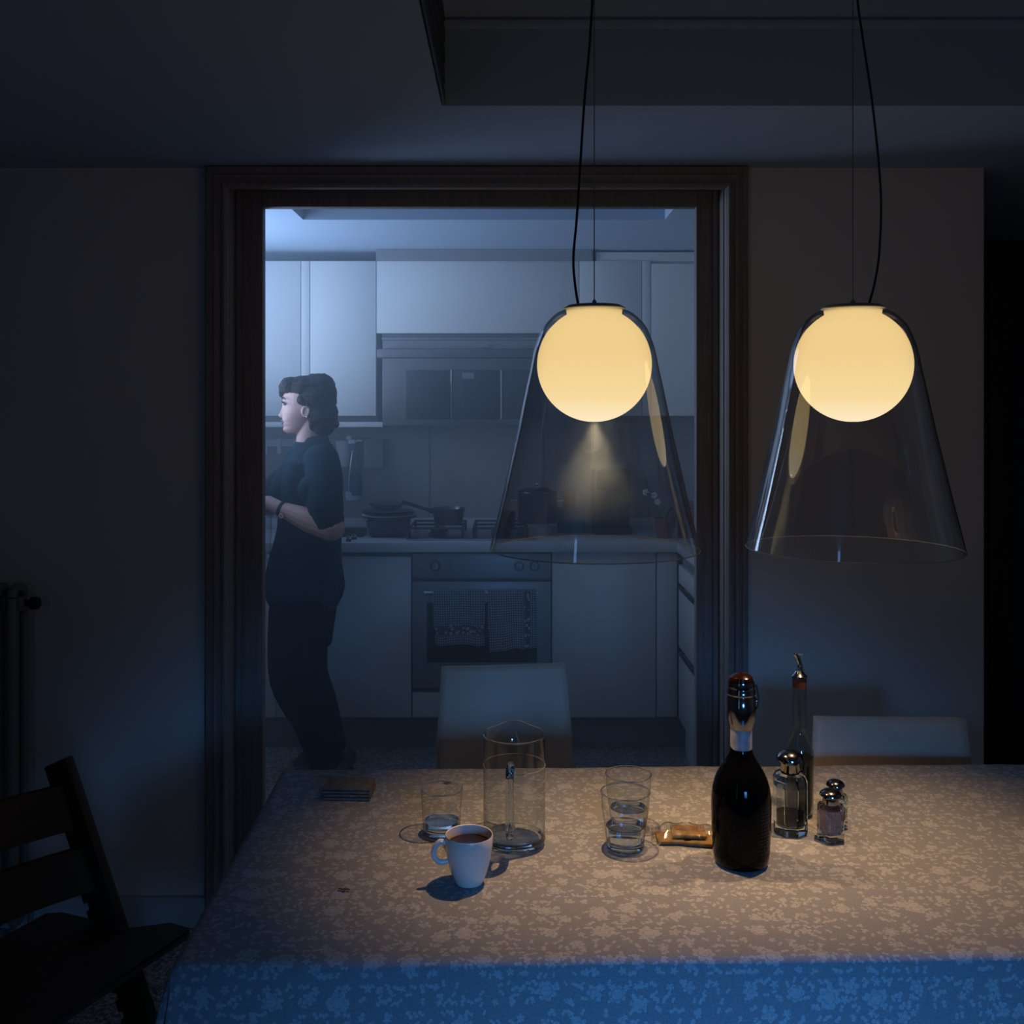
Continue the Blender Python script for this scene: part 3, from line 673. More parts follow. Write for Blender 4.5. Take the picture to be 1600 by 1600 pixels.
# ------------------------------------------------------------------ woman in the kitchen
DW = 4.17; kw = DW / F
wm = thing('person', 'woman with short dark hair standing in the kitchen facing left, dark top, wristwatch', 'person', (K(480, DW), DW, 0))
def W(px, py, dy=0.0):
    d_ = (DW + dy) / F
    return Vector(((px - 795) * d_ - K(480, DW), dy, 1.5 - (py - 645) * d_))
def V0(px, py, dy=0.0): return Vector(((px - 480) * kw, dy, 1.5 - (py - 645) * kw))
def ell_loft(bm, rings, n=28):
    """rings: (cx_px, y_px, rx_m, ry_m, dy) horizontal ellipses, stacked"""
    R = []
    for cx, py, rx, ry, dy in rings:
        c = V0(cx, py, dy); R.append([bm.verts.new(c + Vector((rx * math.cos(2 * PI * i / n), ry * math.sin(2 * PI * i / n), 0))) for i in range(n)])
    for a, b in zip(R, R[1:]):
        for i in range(n): bm.faces.new((a[i], a[(i + 1) % n], b[(i + 1) % n], b[i]))
    bm.faces.new(R[0]); bm.faces.new(R[-1][::-1])
def fb(f, b, py, ry, dy=0): return ((f + b) / 2, py, (b - f) / 2 * kw, ry, dy)
def wb_(bm, px, py, rx, rz, ry, dy=0, u=24, v=16): ball(bm, V0(px, py, dy), rx * kw, ry, rz * kw, u, v)
def limb(bm, pts, rad, n=14):
    tube(bm, smoothpath(pts, 5), [rad[min(int(i / 5), len(rad) - 2)] * (1 - (i % 5) / 5) + rad[min(int(i / 5) + 1, len(rad) - 1)] * (i % 5) / 5 if i < 5 * (len(rad) - 1) else rad[-1] for i in range(5 * (len(rad) - 1) + 1)], n)
    ball(bm, pts[0], rad[0], u=n, v=8); ball(bm, pts[-1], rad[-1], u=n, v=8)
bm = B()
# skull, face, jaw
wb_(bm, 484, 624, 40, 36, .074)
ell_loft(bm, [fb(448, 500, 604, .05), fb(443.5, 505, 612, .058), fb(441.5, 508, 620, .062), fb(441.8, 508, 626, .062), fb(443.8, 506, 632, .061), fb(443.2, 504, 638, .062), fb(442.6, 502, 645, .062),
              fb(442.6, 500, 652, .058), fb(441.6, 498, 656.5, .053), fb(442.6, 496, 659.5, .050), fb(442.2, 494, 662.5, .048), fb(444.2, 492, 666, .045), fb(443.2, 488, 670, .041), fb(444.5, 484, 673.5, .036), fb(449, 478, 677, .028)], 36)
# nose
nb = []
for px, py, wx, wy in ((441.5, 631, 3, .004), (440, 637, 4.5, .006), (437.8, 644, 6.5, .0085), (436.2, 648.5, 7.5, .012), (437.0, 651.8, 6.5, .013), (441, 654, 4, .009)):
    nb.append((px + wx, py, wx * kw, wy, 0))
ell_loft(bm, nb, 16)
wb_(bm, 437.8, 649, 3.2, 3.0, .007)
wb_(bm, 442, 622.5, 2.6, 2.4, .035)                                   # brow
wb_(bm, 446.8, 670.5, 4.6, 4.8, .018)                                 # chin
# ears
for s in (-1, 1):
    ear = V0(483, 643, s * .068)
    torus_b = bmesh.new(); torus(torus_b, (0, 0, 0), .0135, .0042, 20, 8, sy=1.5)
    bmesh.ops.rotate(torus_b, verts=torus_b.verts[:], cent=(0, 0, 0), matrix=Matrix.Rotation(PI / 2, 3, 'X') @ Matrix.Rotation(-.2, 3, 'Z'))
    for v in torus_b.verts: v.co += ear
    tm = bpy.data.meshes.new('t'); torus_b.to_mesh(tm); torus_b.free(); bm.from_mesh(tm)
    ball(bm, ear + Vector((.002, -s * .004, -.004)), .011, .006, .019, 12, 8)
# neck, trunk core, arms, hands, legs: one continuous body
ell_loft(bm, [fb(470, 510, 648, .045), fb(466, 508, 670, .050), fb(463, 506, 685, .052), fb(462, 512, 700, .06), fb(462, 520, 715, .13), fb(455, 524, 740, .15), fb(450, 520, 800, .125), fb(445, 516, 850, .12), fb(440, 522, 910, .145), fb(450, 505, 945, .15)])
nE, nW, nH = W(518, 824, -.235), W(440, 795, -.185), W(419, 785, -.160)
limb(bm, [W(500, 722, -.165), W(512, 765, -.21), nE], [.052, .048, .050])
limb(bm, [nE, W(482, 812, -.215), nW, nH], [.054, .049, .028, .027])
fE, fW, fH = W(420, 792, .20), W(396, 782, .05), W(390, 790, -.01)
limb(bm, [W(490, 722, .165), W(455, 750, .20), fE], [.05, .046, .042])
limb(bm, [fE, W(405, 790, .13), fW, fH], [.042, .038, .026, .024])
for s, hx in ((-1, 0), (1, -6)):
    limb(bm, [V0(478 + hx, 930, s * .085), V0(482 + hx, 1060, s * .09), V0(520 + hx, 1185, s * .09)], [.080, .055, .035])
    ball(bm, V0(511 + hx, 1190, s * .09) + Vector((0, 0, -.005)), .08, .035, .03)
def hand(bm, c, fwd, down, side, curl, s=1.0):
    """palm plus five fingers; fwd along the fingers, side across the palm towards the thumb"""
    fwd, down, side = fwd.normalized(), down.normalized(), side.normalized()
    pb_ = bmesh.new(); ball(pb_, (0, 0, 0), .046 * s, .040 * s, .015 * s, 16, 10)
    mt = Matrix((fwd, side, down)).transposed()
    for v in pb_.verts: v.co = c + mt @ v.co
    tm = bpy.data.meshes.new('t'); pb_.to_mesh(tm); pb_.free(); bm.from_mesh(tm)
    for k, (off, ln, r) in enumerate(((.027, .070, .0085), (.009, .078, .009), (-.009, .073, .0085), (-.026, .058, .0078))):
        p = c + fwd * .036 + side * off; pts = [p]; ang = .15
        for seg in (.46, .30, .24):
            ang += curl * (1 + .1 * k); p = p + (fwd * math.cos(ang) + down * math.sin(ang)) * ln * seg; pts.append(p)
        tube(bm, pts, [r, r, r * .92, r * .72], 8); ball(bm, pts[-1], r * .78, u=8, v=6); ball(bm, pts[1], r * 1.05, u=8, v=6); ball(bm, pts[2], r * .98, u=8, v=6)
    p0 = c - fwd * .012 + side * .030; p1 = p0 + (side * .9 + fwd * .4 + down * .5).normalized() * .034; p2 = p1 + (fwd * .8 + down * .7).normalized() * .030; p3 = p2 + (fwd * .7 + down * .8 - side * .2).normalized() * .022
    tube(bm, [p0, p1, p2, p3], [.012, .0105, .0095, .007], 8); ball(bm, p3, .0075, u=8, v=6); ball(bm, p1, .011, u=8, v=6)
hand(bm, nH + Vector((-.030, .006, -.002)), Vector((-1, .25, -.35)), Vector((-.25, .45, -1)), Vector((0, 1, .35)), .55)
hand(bm, fH + Vector((-.02, -.03, 0)), Vector((-.3, -1, -.1)), Vector((-.1, 0, -1)), Vector((-1, .3, 0)), .5)
fused('body', bm, 'skin', wm, .0032, 3)

# clothes
def knit_disp(co, no):
    f = noise.noise(co * 9) * .006 + noise.noise(Vector((co.x * 14, co.y * 14, co.z * 5))) * .004
    return co + no * f
bm = B()
ell_loft(bm, [fb(463, 513, 690, .060), fb(457, 520, 697, .085), fb(452, 526, 708, .145), fb(447, 530, 722, .185), fb(441, 533, 742, .185), fb(436, 534, 765, .17), fb(436, 533, 790, .155), fb(434, 531, 825, .150),
              fb(424, 533, 860, .165), fb(416, 536, 895, .185), fb(414, 538, 918, .19), fb(418, 534, 935, .185), fb(424, 527, 948, .175)], 36)
limb(bm, [W(502, 720, -.155), W(506, 760, -.205), W(508, 792, -.225)], [.068, .072, .074])
limb(bm, [W(482, 716, .150), W(452, 740, .19), W(424, 765, .20)], [.060, .054, .050])
limb(bm, [W(506, 788, -.222), W(512, 812, -.230)], [.072, .066])
limb(bm, [W(488, 765, -.205), W(492, 778, -.21)], [.060, .052])
limb(bm, [V0(462, 712, .06), V0(438, 748, .10), V0(428, 762, .12)], [.030, .040, .036])
limb(bm, [V0(462, 712, -.06), V0(450, 750, -.07), V0(444, 770, -.06)], [.030, .050, .052])
fused('knit_top', bm, 'knit', wm, .005, 5, knit_disp)
bm = B()                                     # stand collar
cr = []
for py, f, b, ry in ((701, 459, 521, .082), (692, 459, 516, .066), (684, 461, 513, .060), (678, 466, 512, .057), (677, 468, 510, .054), (684, 465, 510, .055), (692, 464, 512, .058)):
    cr.append((f, b, py, ry))
R = []
for f, b, py, ry in cr:
    ring = []
    for i in range(36):
        a = 2 * PI * i / 36; x = (f + b) / 2 + (b - f) / 2 * math.cos(a); tilt = (1 - math.cos(a)) / 2 * 10 * (1 if py < 700 else .3)
        ring.append(bm.verts.new(W(x, py + tilt, ry * math.sin(a))))
    R.append(ring)
for a, b in zip(R, R[1:]):
    for i in range(36): bm.faces.new((a[i], a[(i + 1) % 36], b[(i + 1) % 36], b[i]))
obj('collar', bm, 'knit', wm)
bm = B()
ell_loft(bm, [fb(428, 527, 925, .165), fb(422, 525, 950, .175), fb(424, 520, 985, .178), fb(428, 516, 1010, .175)], 32)
limb(bm, [V0(476, 950, -.085), V0(472, 1050, -.09), V0(496, 1110, -.09), V0(514, 1176, -.09)], [.125, .112, .090, .072])
limb(bm, [V0(466, 950, .085), V0(464, 1050, .09), V0(486, 1110, .09), V0(508, 1176, .09)], [.125, .112, .090, .070])
def tr_disp(co, no): return co + no * (noise.noise(Vector((co.x * 12, co.y * 12, co.z * 4))) * .006)
fused('trousers', bm, 'trouser', wm, .007, 4, tr_disp)
for s in (-1, 1):
    bm = B(); c = V0(516 + (-4 if s > 0 else 2), 1185, s * .09); c.z = .045
    pts = [(c.x + .065, c.y, .045), (c.x, c.y, .05), (c.x - .09, c.y - .005, .035), (c.x - .135, c.y - .008, .025)]
    tube(bm, smoothpath(pts, 4), [.042] * 4 + [.045] * 4 + [.040] * 3 + [.034, .028], 14); ball(bm, Vector(pts[0]), .042); ball(bm, Vector(pts[-1]), .027, .033, .022)
    for v in bm.verts: v.co.z = max(.002, v.co.z)
    obj('shoe', bm, 'shoe', wm)
# hair
bm = B()
wb_(bm, 494, 620, 32, 36, .085); wb_(bm, 503, 648, 24.5, 29, .080); wb_(bm, 503, 601, 19.5, 16.5, .062); wb_(bm, 477, 606, 28, 19, .082)
wb_(bm, 456, 603.5, 18.5, 14, .070); wb_(bm, 446, 606, 10, 11, .055); wb_(bm, 441.0, 612, 4.2, 10, .034); wb_(bm, 517, 662, 12, 8, .06); wb_(bm, 502, 668, 19, 14, .066); wb_(bm, 491, 660, 6, 17, .074)
wb_(bm, 476, 625, 12, 15, .0815)
def hair_disp(co, no):
    q = (co - V0(484, 624)); a = math.atan2(q.z, q.x)
    s = noise.noise(Vector((q.y * 60, q.length * 55, a * 2.2))) * .0035 + noise.noise(Vector((co.x * 35, co.y * 35, co.z * 35))) * .0022 + abs(noise.noise(Vector((q.y * 150, q.length * 170, a * 3)))) * .004
    return co + no * s
fused('hair', bm, 'hair', wm, .003, 3, hair_disp)
# face details
for s in (-1, 1):
    bm = B(); ball(bm, V0(447.0, 631.5, s * .030), .0092, .0105, .0058, 16, 10); e = obj('eye', bm, 'eyew', wm)
    bm = B(); ball(bm, V0(443.9, 631.4, s * .031), .0020, .0048, .0046, 12, 8); obj('iris', bm, 'iris', e)
    bm = B(); tube(bm, smoothpath([V0(443.6, 630.2, s * .020), V0(443.0, 628.0, s * .030), V0(446.6, 629.8, s * .043), V0(450.5, 632.2, s * .050)], 4), [.0012, .002, .0026, .003, .0032, .003, .003, .0028, .0026, .0024, .002, .0016, .0012], 6); obj('eyelashes', bm, 'hair', wm)
    bm = B(); tube(bm, smoothpath([V0(441.6, 622.4, s * .014), V0(441.8, 620.8, s * .028), V0(446.2, 621.4, s * .046), V0(451.0, 624.5, s * .056)], 4), .0030, 6, flat=.6); obj('eyebrow', bm, 'hair', wm)
bm = B()
tube(bm, smoothpath([V0(448.5, 659.0, -.026), V0(442.6, 657.4, -.012), V0(440.4, 656.8, 0), V0(442.6, 657.4, .012), V0(448.5, 659.0, .026)], 4), [.0015] + [.0036] * 15 + [.0015], 8)
tube(bm, smoothpath([V0(448.5, 659.4, -.026), V0(443.0, 661.0, -.012), V0(441.3, 661.4, 0), V0(443.0, 661.0, .012), V0(448.5, 659.4, .026)], 4), [.0015] + [.0040] * 15 + [.0015], 8)
obj('lips', bm, 'lips', wm)
bm = B(); ball(bm, V0(485.5, 651.5, -.078), .004); obj('earring', bm, 'chrome', wm)
# watch on the near wrist
wt = obj('wristwatch', (lambda b: (lathe(b, [(.001, 0), (.0115, 0), (.0125, .002), (.0125, .006), (.011, .0075), (.001, .0075)], n=28), b)[1])(B()), 'gold', wm, loc=W(440.2, 805.0, -.222))
dirv = Vector((-.12, -.90, -.42)).normalized(); wt.rotation_mode = 'QUATERNION'; wt.rotation_quaternion = dirv.to_track_quat('Z', 'Y')
bm = B(); lathe(bm, [(.001, .0078), (.0102, .0078), (.0102, .0084), (.001, .0085)], n=28); obj('dial', bm, 'dial', wt)
bm = B(); box(bm, -.0007, .0007, 0, .007, .0088, .0094); box(bm, 0, .0055, -.0007, .0007, .0088, .0094); obj('watch_hands', bm, 'strap', wt)
bm = B(); ax = (nW - W(482, 812, -.215)).normalized(); c0 = W(440.5, 795.5, -.186)
u1 = ax.cross(Vector((0, 1, 0))).normalized(); u2 = ax.cross(u1)
n_ = 28; RR = [[bm.verts.new(c0 + ax * o_ + (u1 * math.cos(2 * PI * i / n_) + u2 * math.sin(2 * PI * i / n_)) * r_) for i in range(n_)] for o_, r_ in ((-.007, .0295), (-.007, .0315), (.007, .0315), (.007, .0295))]
for k in range(4):
    for i in range(n_): bm.faces.new((RR[k][i], RR[k][(i + 1) % n_], RR[(k + 1) % 4][(i + 1) % n_], RR[(k + 1) % 4][i]))
obj('watch_strap', bm, 'strap', wm)
# glass jar she holds
j = thing('glass_jar', 'clear glass held in the woman\'s hand beside the left jamb', 'glass', (K(409, DW - .18), DW - .165, Z(872, DW - .16)))
bm = B(); lathe(bm, [(.001, .0), (.026, 0), (.030, .006), (.034, .13), (.035, .165)], n=28, cap1=False); obj('glass_wall', bm, 'tglass', j)
bm = B(); lathe(bm, [(.001, .001), (.025, .001), (.028, .008), (.0285, .018), (.001, .018)], n=28); obj('glass_base', bm, 'glass', j)
bm = B(); torus(bm, (0, 0, .165), .035, .0012, 32, 6); obj('rim', bm, 'glass', j)

# ------------------------------------------------------------------ table
A_ = .022; TX, TY = -.452, 1.372; TL, TW, TH = 1.85, .745, .75
tb = thing('dining_table', 'long dining table under a floral cloth', 'table', (TX, TY, 0), A_)
bxo('tabletop', 'whitechair', tb, .004, TL - .004, .004, TW - .004, .715, .744, bev=.003)
for x in (.06, TL - .11):
    for y in (.05, TW - .10): bxo('leg', 'whitechair', tb, x, x + .05, y, y + .05, 0, .7145, bev=.003)
def cloth():
    bm = B(); uvl = bm.loops.layers.uv.new('UVMap'); H = .25; st_ = .0085
    nx = int((TL + 2 * H) / .012); ny = int((TW + 2 * H) / .010); g = []
    rc = .007
    for j in range(ny + 1):
        row = []
        for i in range(nx + 1):
            u = -H + (TL + 2 * H) * i / nx; v = -H + (TW + 2 * H) * j / ny
            ex = -u if u < 0 else (u - TL if u > TL else 0); ey = -v if v < 0 else (v - TW if v > TW else 0)
            sx = -1 if u < 0 else 1; sy = -1 if v < 0 else 1
            bx_, by_ = min(max(u, 0), TL), min(max(v, 0), TW)
            e = math.hypot(ex, ey)
            z = TH
            # soft creases and ripples lying in the top
            wr = .0012 * noise.noise(Vector((u * 9, v * 9, 0))) + .0022 * max(0, noise.noise(Vector((u * 4.3 + 3, v * 1.6, 2)))) + .0010 * noise.noise(Vector((u * 26, v * 20, 5)))
            for cx_, cy_, ax_, ln_, wd_, am_ in ((.315, .09, .12, .12, .007, .0035), (.385, .13, -.16, .10, .006, .003), (.71, .12, -.08, .11, .007, .0035), (.84, .07, .05, .07, .006, .0025), (.98, .19, 1.5, .10, .008, .002), (.52, .20, 1.45, .09, .008, .0022)):
                du = (u - cx_) * math.cos(ax_) + (v - cy_) * math.sin(ax_); dv = -(u - cx_) * math.sin(ax_) + (v - cy_) * math.cos(ax_)
                wr += am_ * math.exp(-(du / wd_) ** 2 - (dv / ln_) ** 2)
            if e == 0:
                x, y = u, v; z = TH + wr
            else:
                q = min(e / rc, PI / 2); out = rc * math.sin(q); dn = rc * (1 - math.cos(q)) + max(0, e - rc * PI / 2)
                fold = 0
                if ex and ey:
                    th = math.atan2(ey, ex); fold = .022 * (dn / H) * math.sin(th * 6) + .035 * dn / H
                    x = bx_ + sx * math.cos(th) * (out + fold + .05 * dn); y = by_ + sy * math.sin(th) * (out + fold + .05 * dn)
                else:
                    per = u if ey else v
                    fold = .006 * (dn / H) * (noise.noise(Vector((per * 5, 7.3, ex)))) + .04 * dn
                    x = bx_ + (sx * (out + fold) if ex else 0); y = by_ + (sy * (out + fold) if ey else 0)
                z = TH - dn + wr * max(0, 1 - dn / .02)
            row.append((bm.verts.new((x, y, z)), u, v))
        g.append(row)
    for j in range(ny):
        for i in range(nx):
            q = (g[j][i], g[j][i + 1], g[j + 1][i + 1], g[j + 1][i]); f = bm.faces.new([k[0] for k in q])
            for l, k in zip(f.loops, q): l[uvl].uv = (k[1] + 1, k[2] + 1)
    me = bpy.data.meshes.new('tablecloth'); bm.to_mesh(me); bm.free(); me.materials.append(M_['cloth'])
    me.polygons.foreach_set('use_smooth', [True] * len(me.polygons))
    o = bpy.data.objects.new('tablecloth', me); C.objects.link(o); o.location = (TX, TY, 0); o.rotation_euler = (0, 0, A_)
    s = o.modifiers.new('s', 'SOLIDIFY'); s.thickness = .0012; s.offset = -1
    return tag(o, 'blue tablecloth with white flower print hanging over the dining table', 'tablecloth')
cloth()
T0 = TH + .0022                              # what stands on the cloth stands here

def onT(px, D): return K(px, D)
def tumbler(px, D, rt, rb, hh, wl, label, tilt=0):
    t = thing('tumbler', label, 'glass', (K(px, D), D, T0), 0, 'clear water tumblers on the table')
    bm = B(); lathe(bm, [(rb, .012), (rb + (rt - rb) * .3, .035), (rt - .0006, hh * .75), (rt, hh)], n=56, cap0=False, cap1=False); obj('glass_wall', bm, 'tglass', t)
    bm = B(); lathe(bm, [(.001, .0012), (rb - .006, .0), (rb - .001, .003), (rb, .012), (rb - .003, .0135), (rb * .5, .0115), (.001, .011)], n=56); obj('thick_base', bm, 'glass', t)
    bm = B(); torus(bm, (0, 0, hh), rt, .0013, 56, 8); obj('rim', bm, 'glass', t)
    ri = rb + (rt - rb) * .3
    bm = B(); lathe(bm, [(.001, .0142), (rb - .004, .0142), (ri - .002 if wl > .03 else rb - .003, wl - .001), (ri - .003, wl), (.001, wl - .0004)], n=56); obj('water', bm, 'water', t)
    return t
tumbler(690, 1.79, .0365, .033, .081, .0255, 'low clear tumbler with a little water between crispbread stack and jug')
tumbler(977, 1.732, .0415, .0325, .097, .040, 'clear tumbler with water in front of another tumbler')
tumbler(982, 1.817, .0405, .0325, .097, .038, 'clear tumbler half hidden behind the front tumbler')

# jug: handle to the camera, pouring lip at the back
j = thing('glass_jug', 'tall clear glass measuring jug with a pouring lip, in the table middle', 'jug', (K(803.5, 1.75), 1.75, T0))
R_, Hh = .0535, .190
def jr(i, n, z):
    a = 2 * PI * i / n; dlt = abs((a - PI / 2 + PI) % (2 * PI) - PI); k = max(0, (z - .155) / .035)
    lip = max(0, 1 - dlt / .62) ** 1.25 * k ** 1.5
    return a, R_ * (1 + .30 * lip), z + lip * .004
bm = B(); n = 72; rings = []
for z in [.010, .03, .06, .09, .12, .15, .158, .165, .172, .179, .185, .190]:
    rings.append([bm.verts.new((jr(i, n, z)[1] * math.cos(jr(i, n, z)[0]), jr(i, n, z)[1] * math.sin(jr(i, n, z)[0]), jr(i, n, z)[2])) for i in range(n)])
for a, b in zip(rings, rings[1:]):
    for i in range(n): bm.faces.new((a[i], a[(i + 1) % n], b[(i + 1) % n], b[i]))
obj('glass_wall', bm, 'jglass', j)
bm = B(); pts = [v for v in [(jr(i, n, .190)[1] * math.cos(jr(i, n, .19)[0]), jr(i, n, .190)[1] * math.sin(jr(i, n, .19)[0]), jr(i, n, .190)[2]) for i in range(n + 1)]]
tube(bm, pts, .0015, 8, caps=False); obj('rim', bm, 'glass', j)
bm = B(); lathe(bm, [(.001, .0015), (R_ - .008, 0), (R_ - .001, .004), (R_ + .0006, .012), (R_ - .004, .016), (R_ * .8, .010), (.001, .009)], n=64); obj('thick_base', bm, 'glass', j)
bm = B(); tube(bm, smoothpath([(-.006, -R_ + .002, .150), (-.007, -R_ - .018, .156), (-.008, -R_ - .036, .148), (-.008, -R_ - .040, .125), (-.008, -R_ - .038, .08), (-.008, -R_ - .030, .052), (-.007, -R_ - .010, .046), (-.006, -R_ + .002, .050)], 5), .0072, 10, flat=1.45); obj('handle', bm, 'glass', j)
bm = B()                                     # printed measuring marks left and right
torus(bm, (0, 0, .138), R_ + .0004, .0005, 72, 4)
for sgn in (-1, 1):
    for k in range(6):
        z = .115 - k * .017; a0 = -.55 if sgn > 0 else PI + .15
        tube(bm, [((R_ + .0005) * math.cos(a0 + t_ * .08), (R_ + .0005) * math.sin(a0 + t_ * .08), z) for t_ in range(6)], .0006, 4)
obj('measuring_marks', bm, 'etch', j)

# mug
mg = thing('mug', 'pale blue-white porcelain mug of tea nearest the camera', 'mug', (K(733, 1.607), 1.607, T0))
bm = B(); lathe(bm, [(.001, .002), (.018, .002), (.0185, 0), (.0215, 0), (.0235, .004), (.0300, .020), (.0350, .040), (.0375, .060), (.0382, .0755), (.0375, .0768), (.0363, .0758), (.0355, .060), (.0328, .040), (.0275, .020), (.021, .007), (.001, .005)], n=64); obj('cup', bm, 'porcelain', mg)
bm = B(); tube(bm, smoothpath([(-.0355, -.004, .064), (-.047, -.006, .066), (-.0555, -.008, .054), (-.0545, -.008, .042), (-.045, -.006, .034), (-.034, -.004, .035)], 5), .0036, 10, flat=1.2); obj('handle', bm, 'porcelain', mg)
bm = B(); lathe(bm, [(.001, .0), (.0355, .0), (.0357, .001), (.001, .001)], (0, 0, .0605), 48); obj('tea', bm, 'tea', mg)

# wine bottle with stopper
bt = thing('wine_bottle', 'black sparkling wine bottle with a steel stopper, foremost on the right', 'bottle', (K(1158, 1.68), 1.68, T0))
bm = B(); lathe(bm, [(.001, .008), (.03, .004), (.040, 0), (.0445, .004), (.0470, .02), (.0488, .06), (.0494, .095), (.0490, .108), (.0468, .125), (.0418, .142), (.0345, .156), (.0262, .169), (.0200, .180), (.0174, .192), (.0172, .225), (.0165, .255), (.001, .256)], n=72); obj('glass_body', bm, 'bottle', bt)
bm = B(); lathe(bm, [(.0174, .187), (.0180, .1875), (.0179, .222), (.0173, .2225)], n=48, cap0=False, cap1=False)
for v in bm.verts:
    if v.co.z < .195: v.co.z -= .006 * math.cos(math.atan2(v.co.y, v.co.x) + .6)
obj('foil_collar', bm, 'foil', bt)
bm = B(); lathe(bm, [(.0185, .2225), (.0195, .2265), (.0235, .240), (.0242, .255), (.0238, .275), (.0222, .277), (.0222, .279), (.0238, .281), (.0236, .287), (.0222, .289), (.0222, .291), (.0230, .293), (.0215, .301), (.001, .3015)], n=48, sy=1); sp_ = obj('stopper', bm, 'smoked', bt)
bm = B(); lathe(bm, [(.0205, .3018), (.019, .308), (.012, .313), (.001, .3145)], n=40); obj('stopper_cap', bm, 'amber', sp_)
bm = B(); ball(bm, (.0245, -.004, .268), .003, .004, .006); tube(bm, smoothpath([(.022, -.01, .255), (.0275, -.006, .27), (.0245, -.002, .295)], 4), .0016, 6); obj('stopper_lever', bm, 'chrome', sp_)
bm = B()
for r_ in range(13):
    for c_ in range(5):
        a0 = -PI / 2 + .45 + c_ * .10 + random.uniform(0, .02); z = .030 + r_ * .0055; w_ = random.uniform(.04, .085)
        vs = [bm.verts.new((.0503 * math.cos(a), .0503 * math.sin(a), zz_)) for a, zz_ in ((a0, z), (a0 + w_, z + .0006), (a0 + w_, z + .0018), (a0, z + .0012))]; bm.faces.new(vs)
o = obj('back_label_print', bm, 'foilprint', bt, smooth=False)

# tall oil bottle
ob = thing('oil_bottle', 'tall slim glass oil bottle with a curved steel pourer behind the cruet', 'bottle', (K(1249, 1.88), 1.88, T0))
bm = B(); lathe(bm, [(.001, .003), (.020, 0), (.0245, .004), (.0255, .015), (.0262, .105), (.0250, .120), (.0200, .135), (.0140, .148), (.0125, .158), (.0127, .20), (.0132, .252)], n=48, cap1=False); obj('glass_body', bm, 'gglass', ob)
bm = B(); lathe(bm, [(.001, .006), (.021, .006), (.0238, .02), (.0247, .102), (.0243, .108), (.001, .108)], n=40); obj('dark_oil', bm, 'oil', ob)
bm = B(); lathe(bm, [(.0128, .236), (.0128, .2535), (.001, .254)], n=32); obj('cork', bm, 'cork', ob)
bm = B(); lathe(bm, [(.0145, .2545), (.0145, .258), (.010, .262), (.0065, .267), (.001, .2675)], n=32)
tube(bm, smoothpath([(.002, 0, .264), (.001, 0, .278), (-.003, 0, .291), (-.008, 0, .298)], 5), [.0052] * 5 + [.0045] * 6 + [.004] * 5, 10); tube(bm, [(-.010, 0, .2985), (.006, 0, .2975)], .0016, 6); tube(bm, smoothpath([(.004, 0, .266), (.008, 0, .270), (.009, 0, .266)], 3), .0012, 6)
obj('pourer', bm, 'chrome', ob)

def cruet(name, label, px, D, R, H, hb, lidr, fill, fillm, group, sides=8, fillh=.02):
    t = thing(name, label, 'cruet' if name == 'cruet' else 'shaker', (K(px, D), D, T0), .2, group)
    bm = B(); lathe(bm, [(.001, 0), (R * .93, .0), (R, .004), (R, hb * .9), (R * .86, hb), (R * .52, hb + .003), (R * .46, hb), (R * .70, hb * .88), (R * .76, hb * .78), (R * .76, .018), (R * .6, .0125), (.001, .012)], n=sides)
    obj('faceted_glass', bm, 'glass', t, smooth=False)
    bm = B(); lathe(bm, [(.001, .0128), (R * .56, .0132), (R * .68, .0185), (R * .685, .0128 + fillh), (.001, .0128 + fillh)], n=24); obj(fill, bm, fillm, t)
    bm = B(); z = hb + .0035
    lathe(bm, [(R * .52, z - .004), (R * .55, z), (R * .50, z + (H - z) * .35), (R * .55, z + (H - z) * .42)] + [(lidr * math.cos(q), z + (H - z) * (.55 + .45 * math.sin(q))) for q in [k * PI / 18 for k in range(9)]] + [(.001, H)], n=40); obj('steel_lid', bm, 'smoked', t)
    return t
cruet('cruet', 'large faceted glass cruet with domed lid and dark vinegar', 1234.5, 1.80, .0315, .147, .105, .0245, 'vinegar', 'vinegar', None, 8, .024)
cruet('pepper_shaker', 'small faceted shaker behind the salt shaker, rightmost on the table', 1305.5, 1.828, .0240, .083, .056, .0165, 'peppercorns', 'pepper', 'small faceted shakers', 6, .020)
cruet('salt_shaker', 'small faceted shaker of pink salt in front of its twin', 1298, 1.769, .0262, .088, .060, .0190, 'pink_salt', 'salt', 'small faceted shakers', 6, .040)

# crispbread stack
rnd = random.Random(3)
for i in range(4):
    bm = B(); nx, ny = 14, 8; top = {}; 
    vs = box(bm, -.046, .046, -.030, .030, 0, .0042)
    bmesh.ops.subdivide_edges(bm, edges=bm.edges[:], cuts=7, use_grid_fill=True)
    for v in bm.verts:
        n3 = noise.noise(v.co * 130 + Vector((i * 3, 0, 0))); edge = abs(v.co.x) > .0455 or abs(v.co.y) > .0295
        if v.co.z > .004: v.co.z += n3 * .0009
        if edge: v.co.x += n3 * .0018; v.co.y += noise.noise(v.co * 90 + Vector((9, i, 0))) * .0020
    o = obj('crispbread', bm, 'cracker', loc=(K(546, 1.97) + rnd.uniform(-.0015, .0015), 1.975 + rnd.uniform(-.001, .001), T0 + i * .0062))
    o.rotation_euler = (0, 0, -.04 + rnd.uniform(-.015, .015))
    tag(o, ('crispbread slice at the bottom of the stack on the far left of the table', 'crispbread slice second from the bottom of the stack', 'crispbread slice second from the top of the stack', 'crispbread slice on top of the stack')[i], 'crispbread', 'crispbread slices stacked on the table')
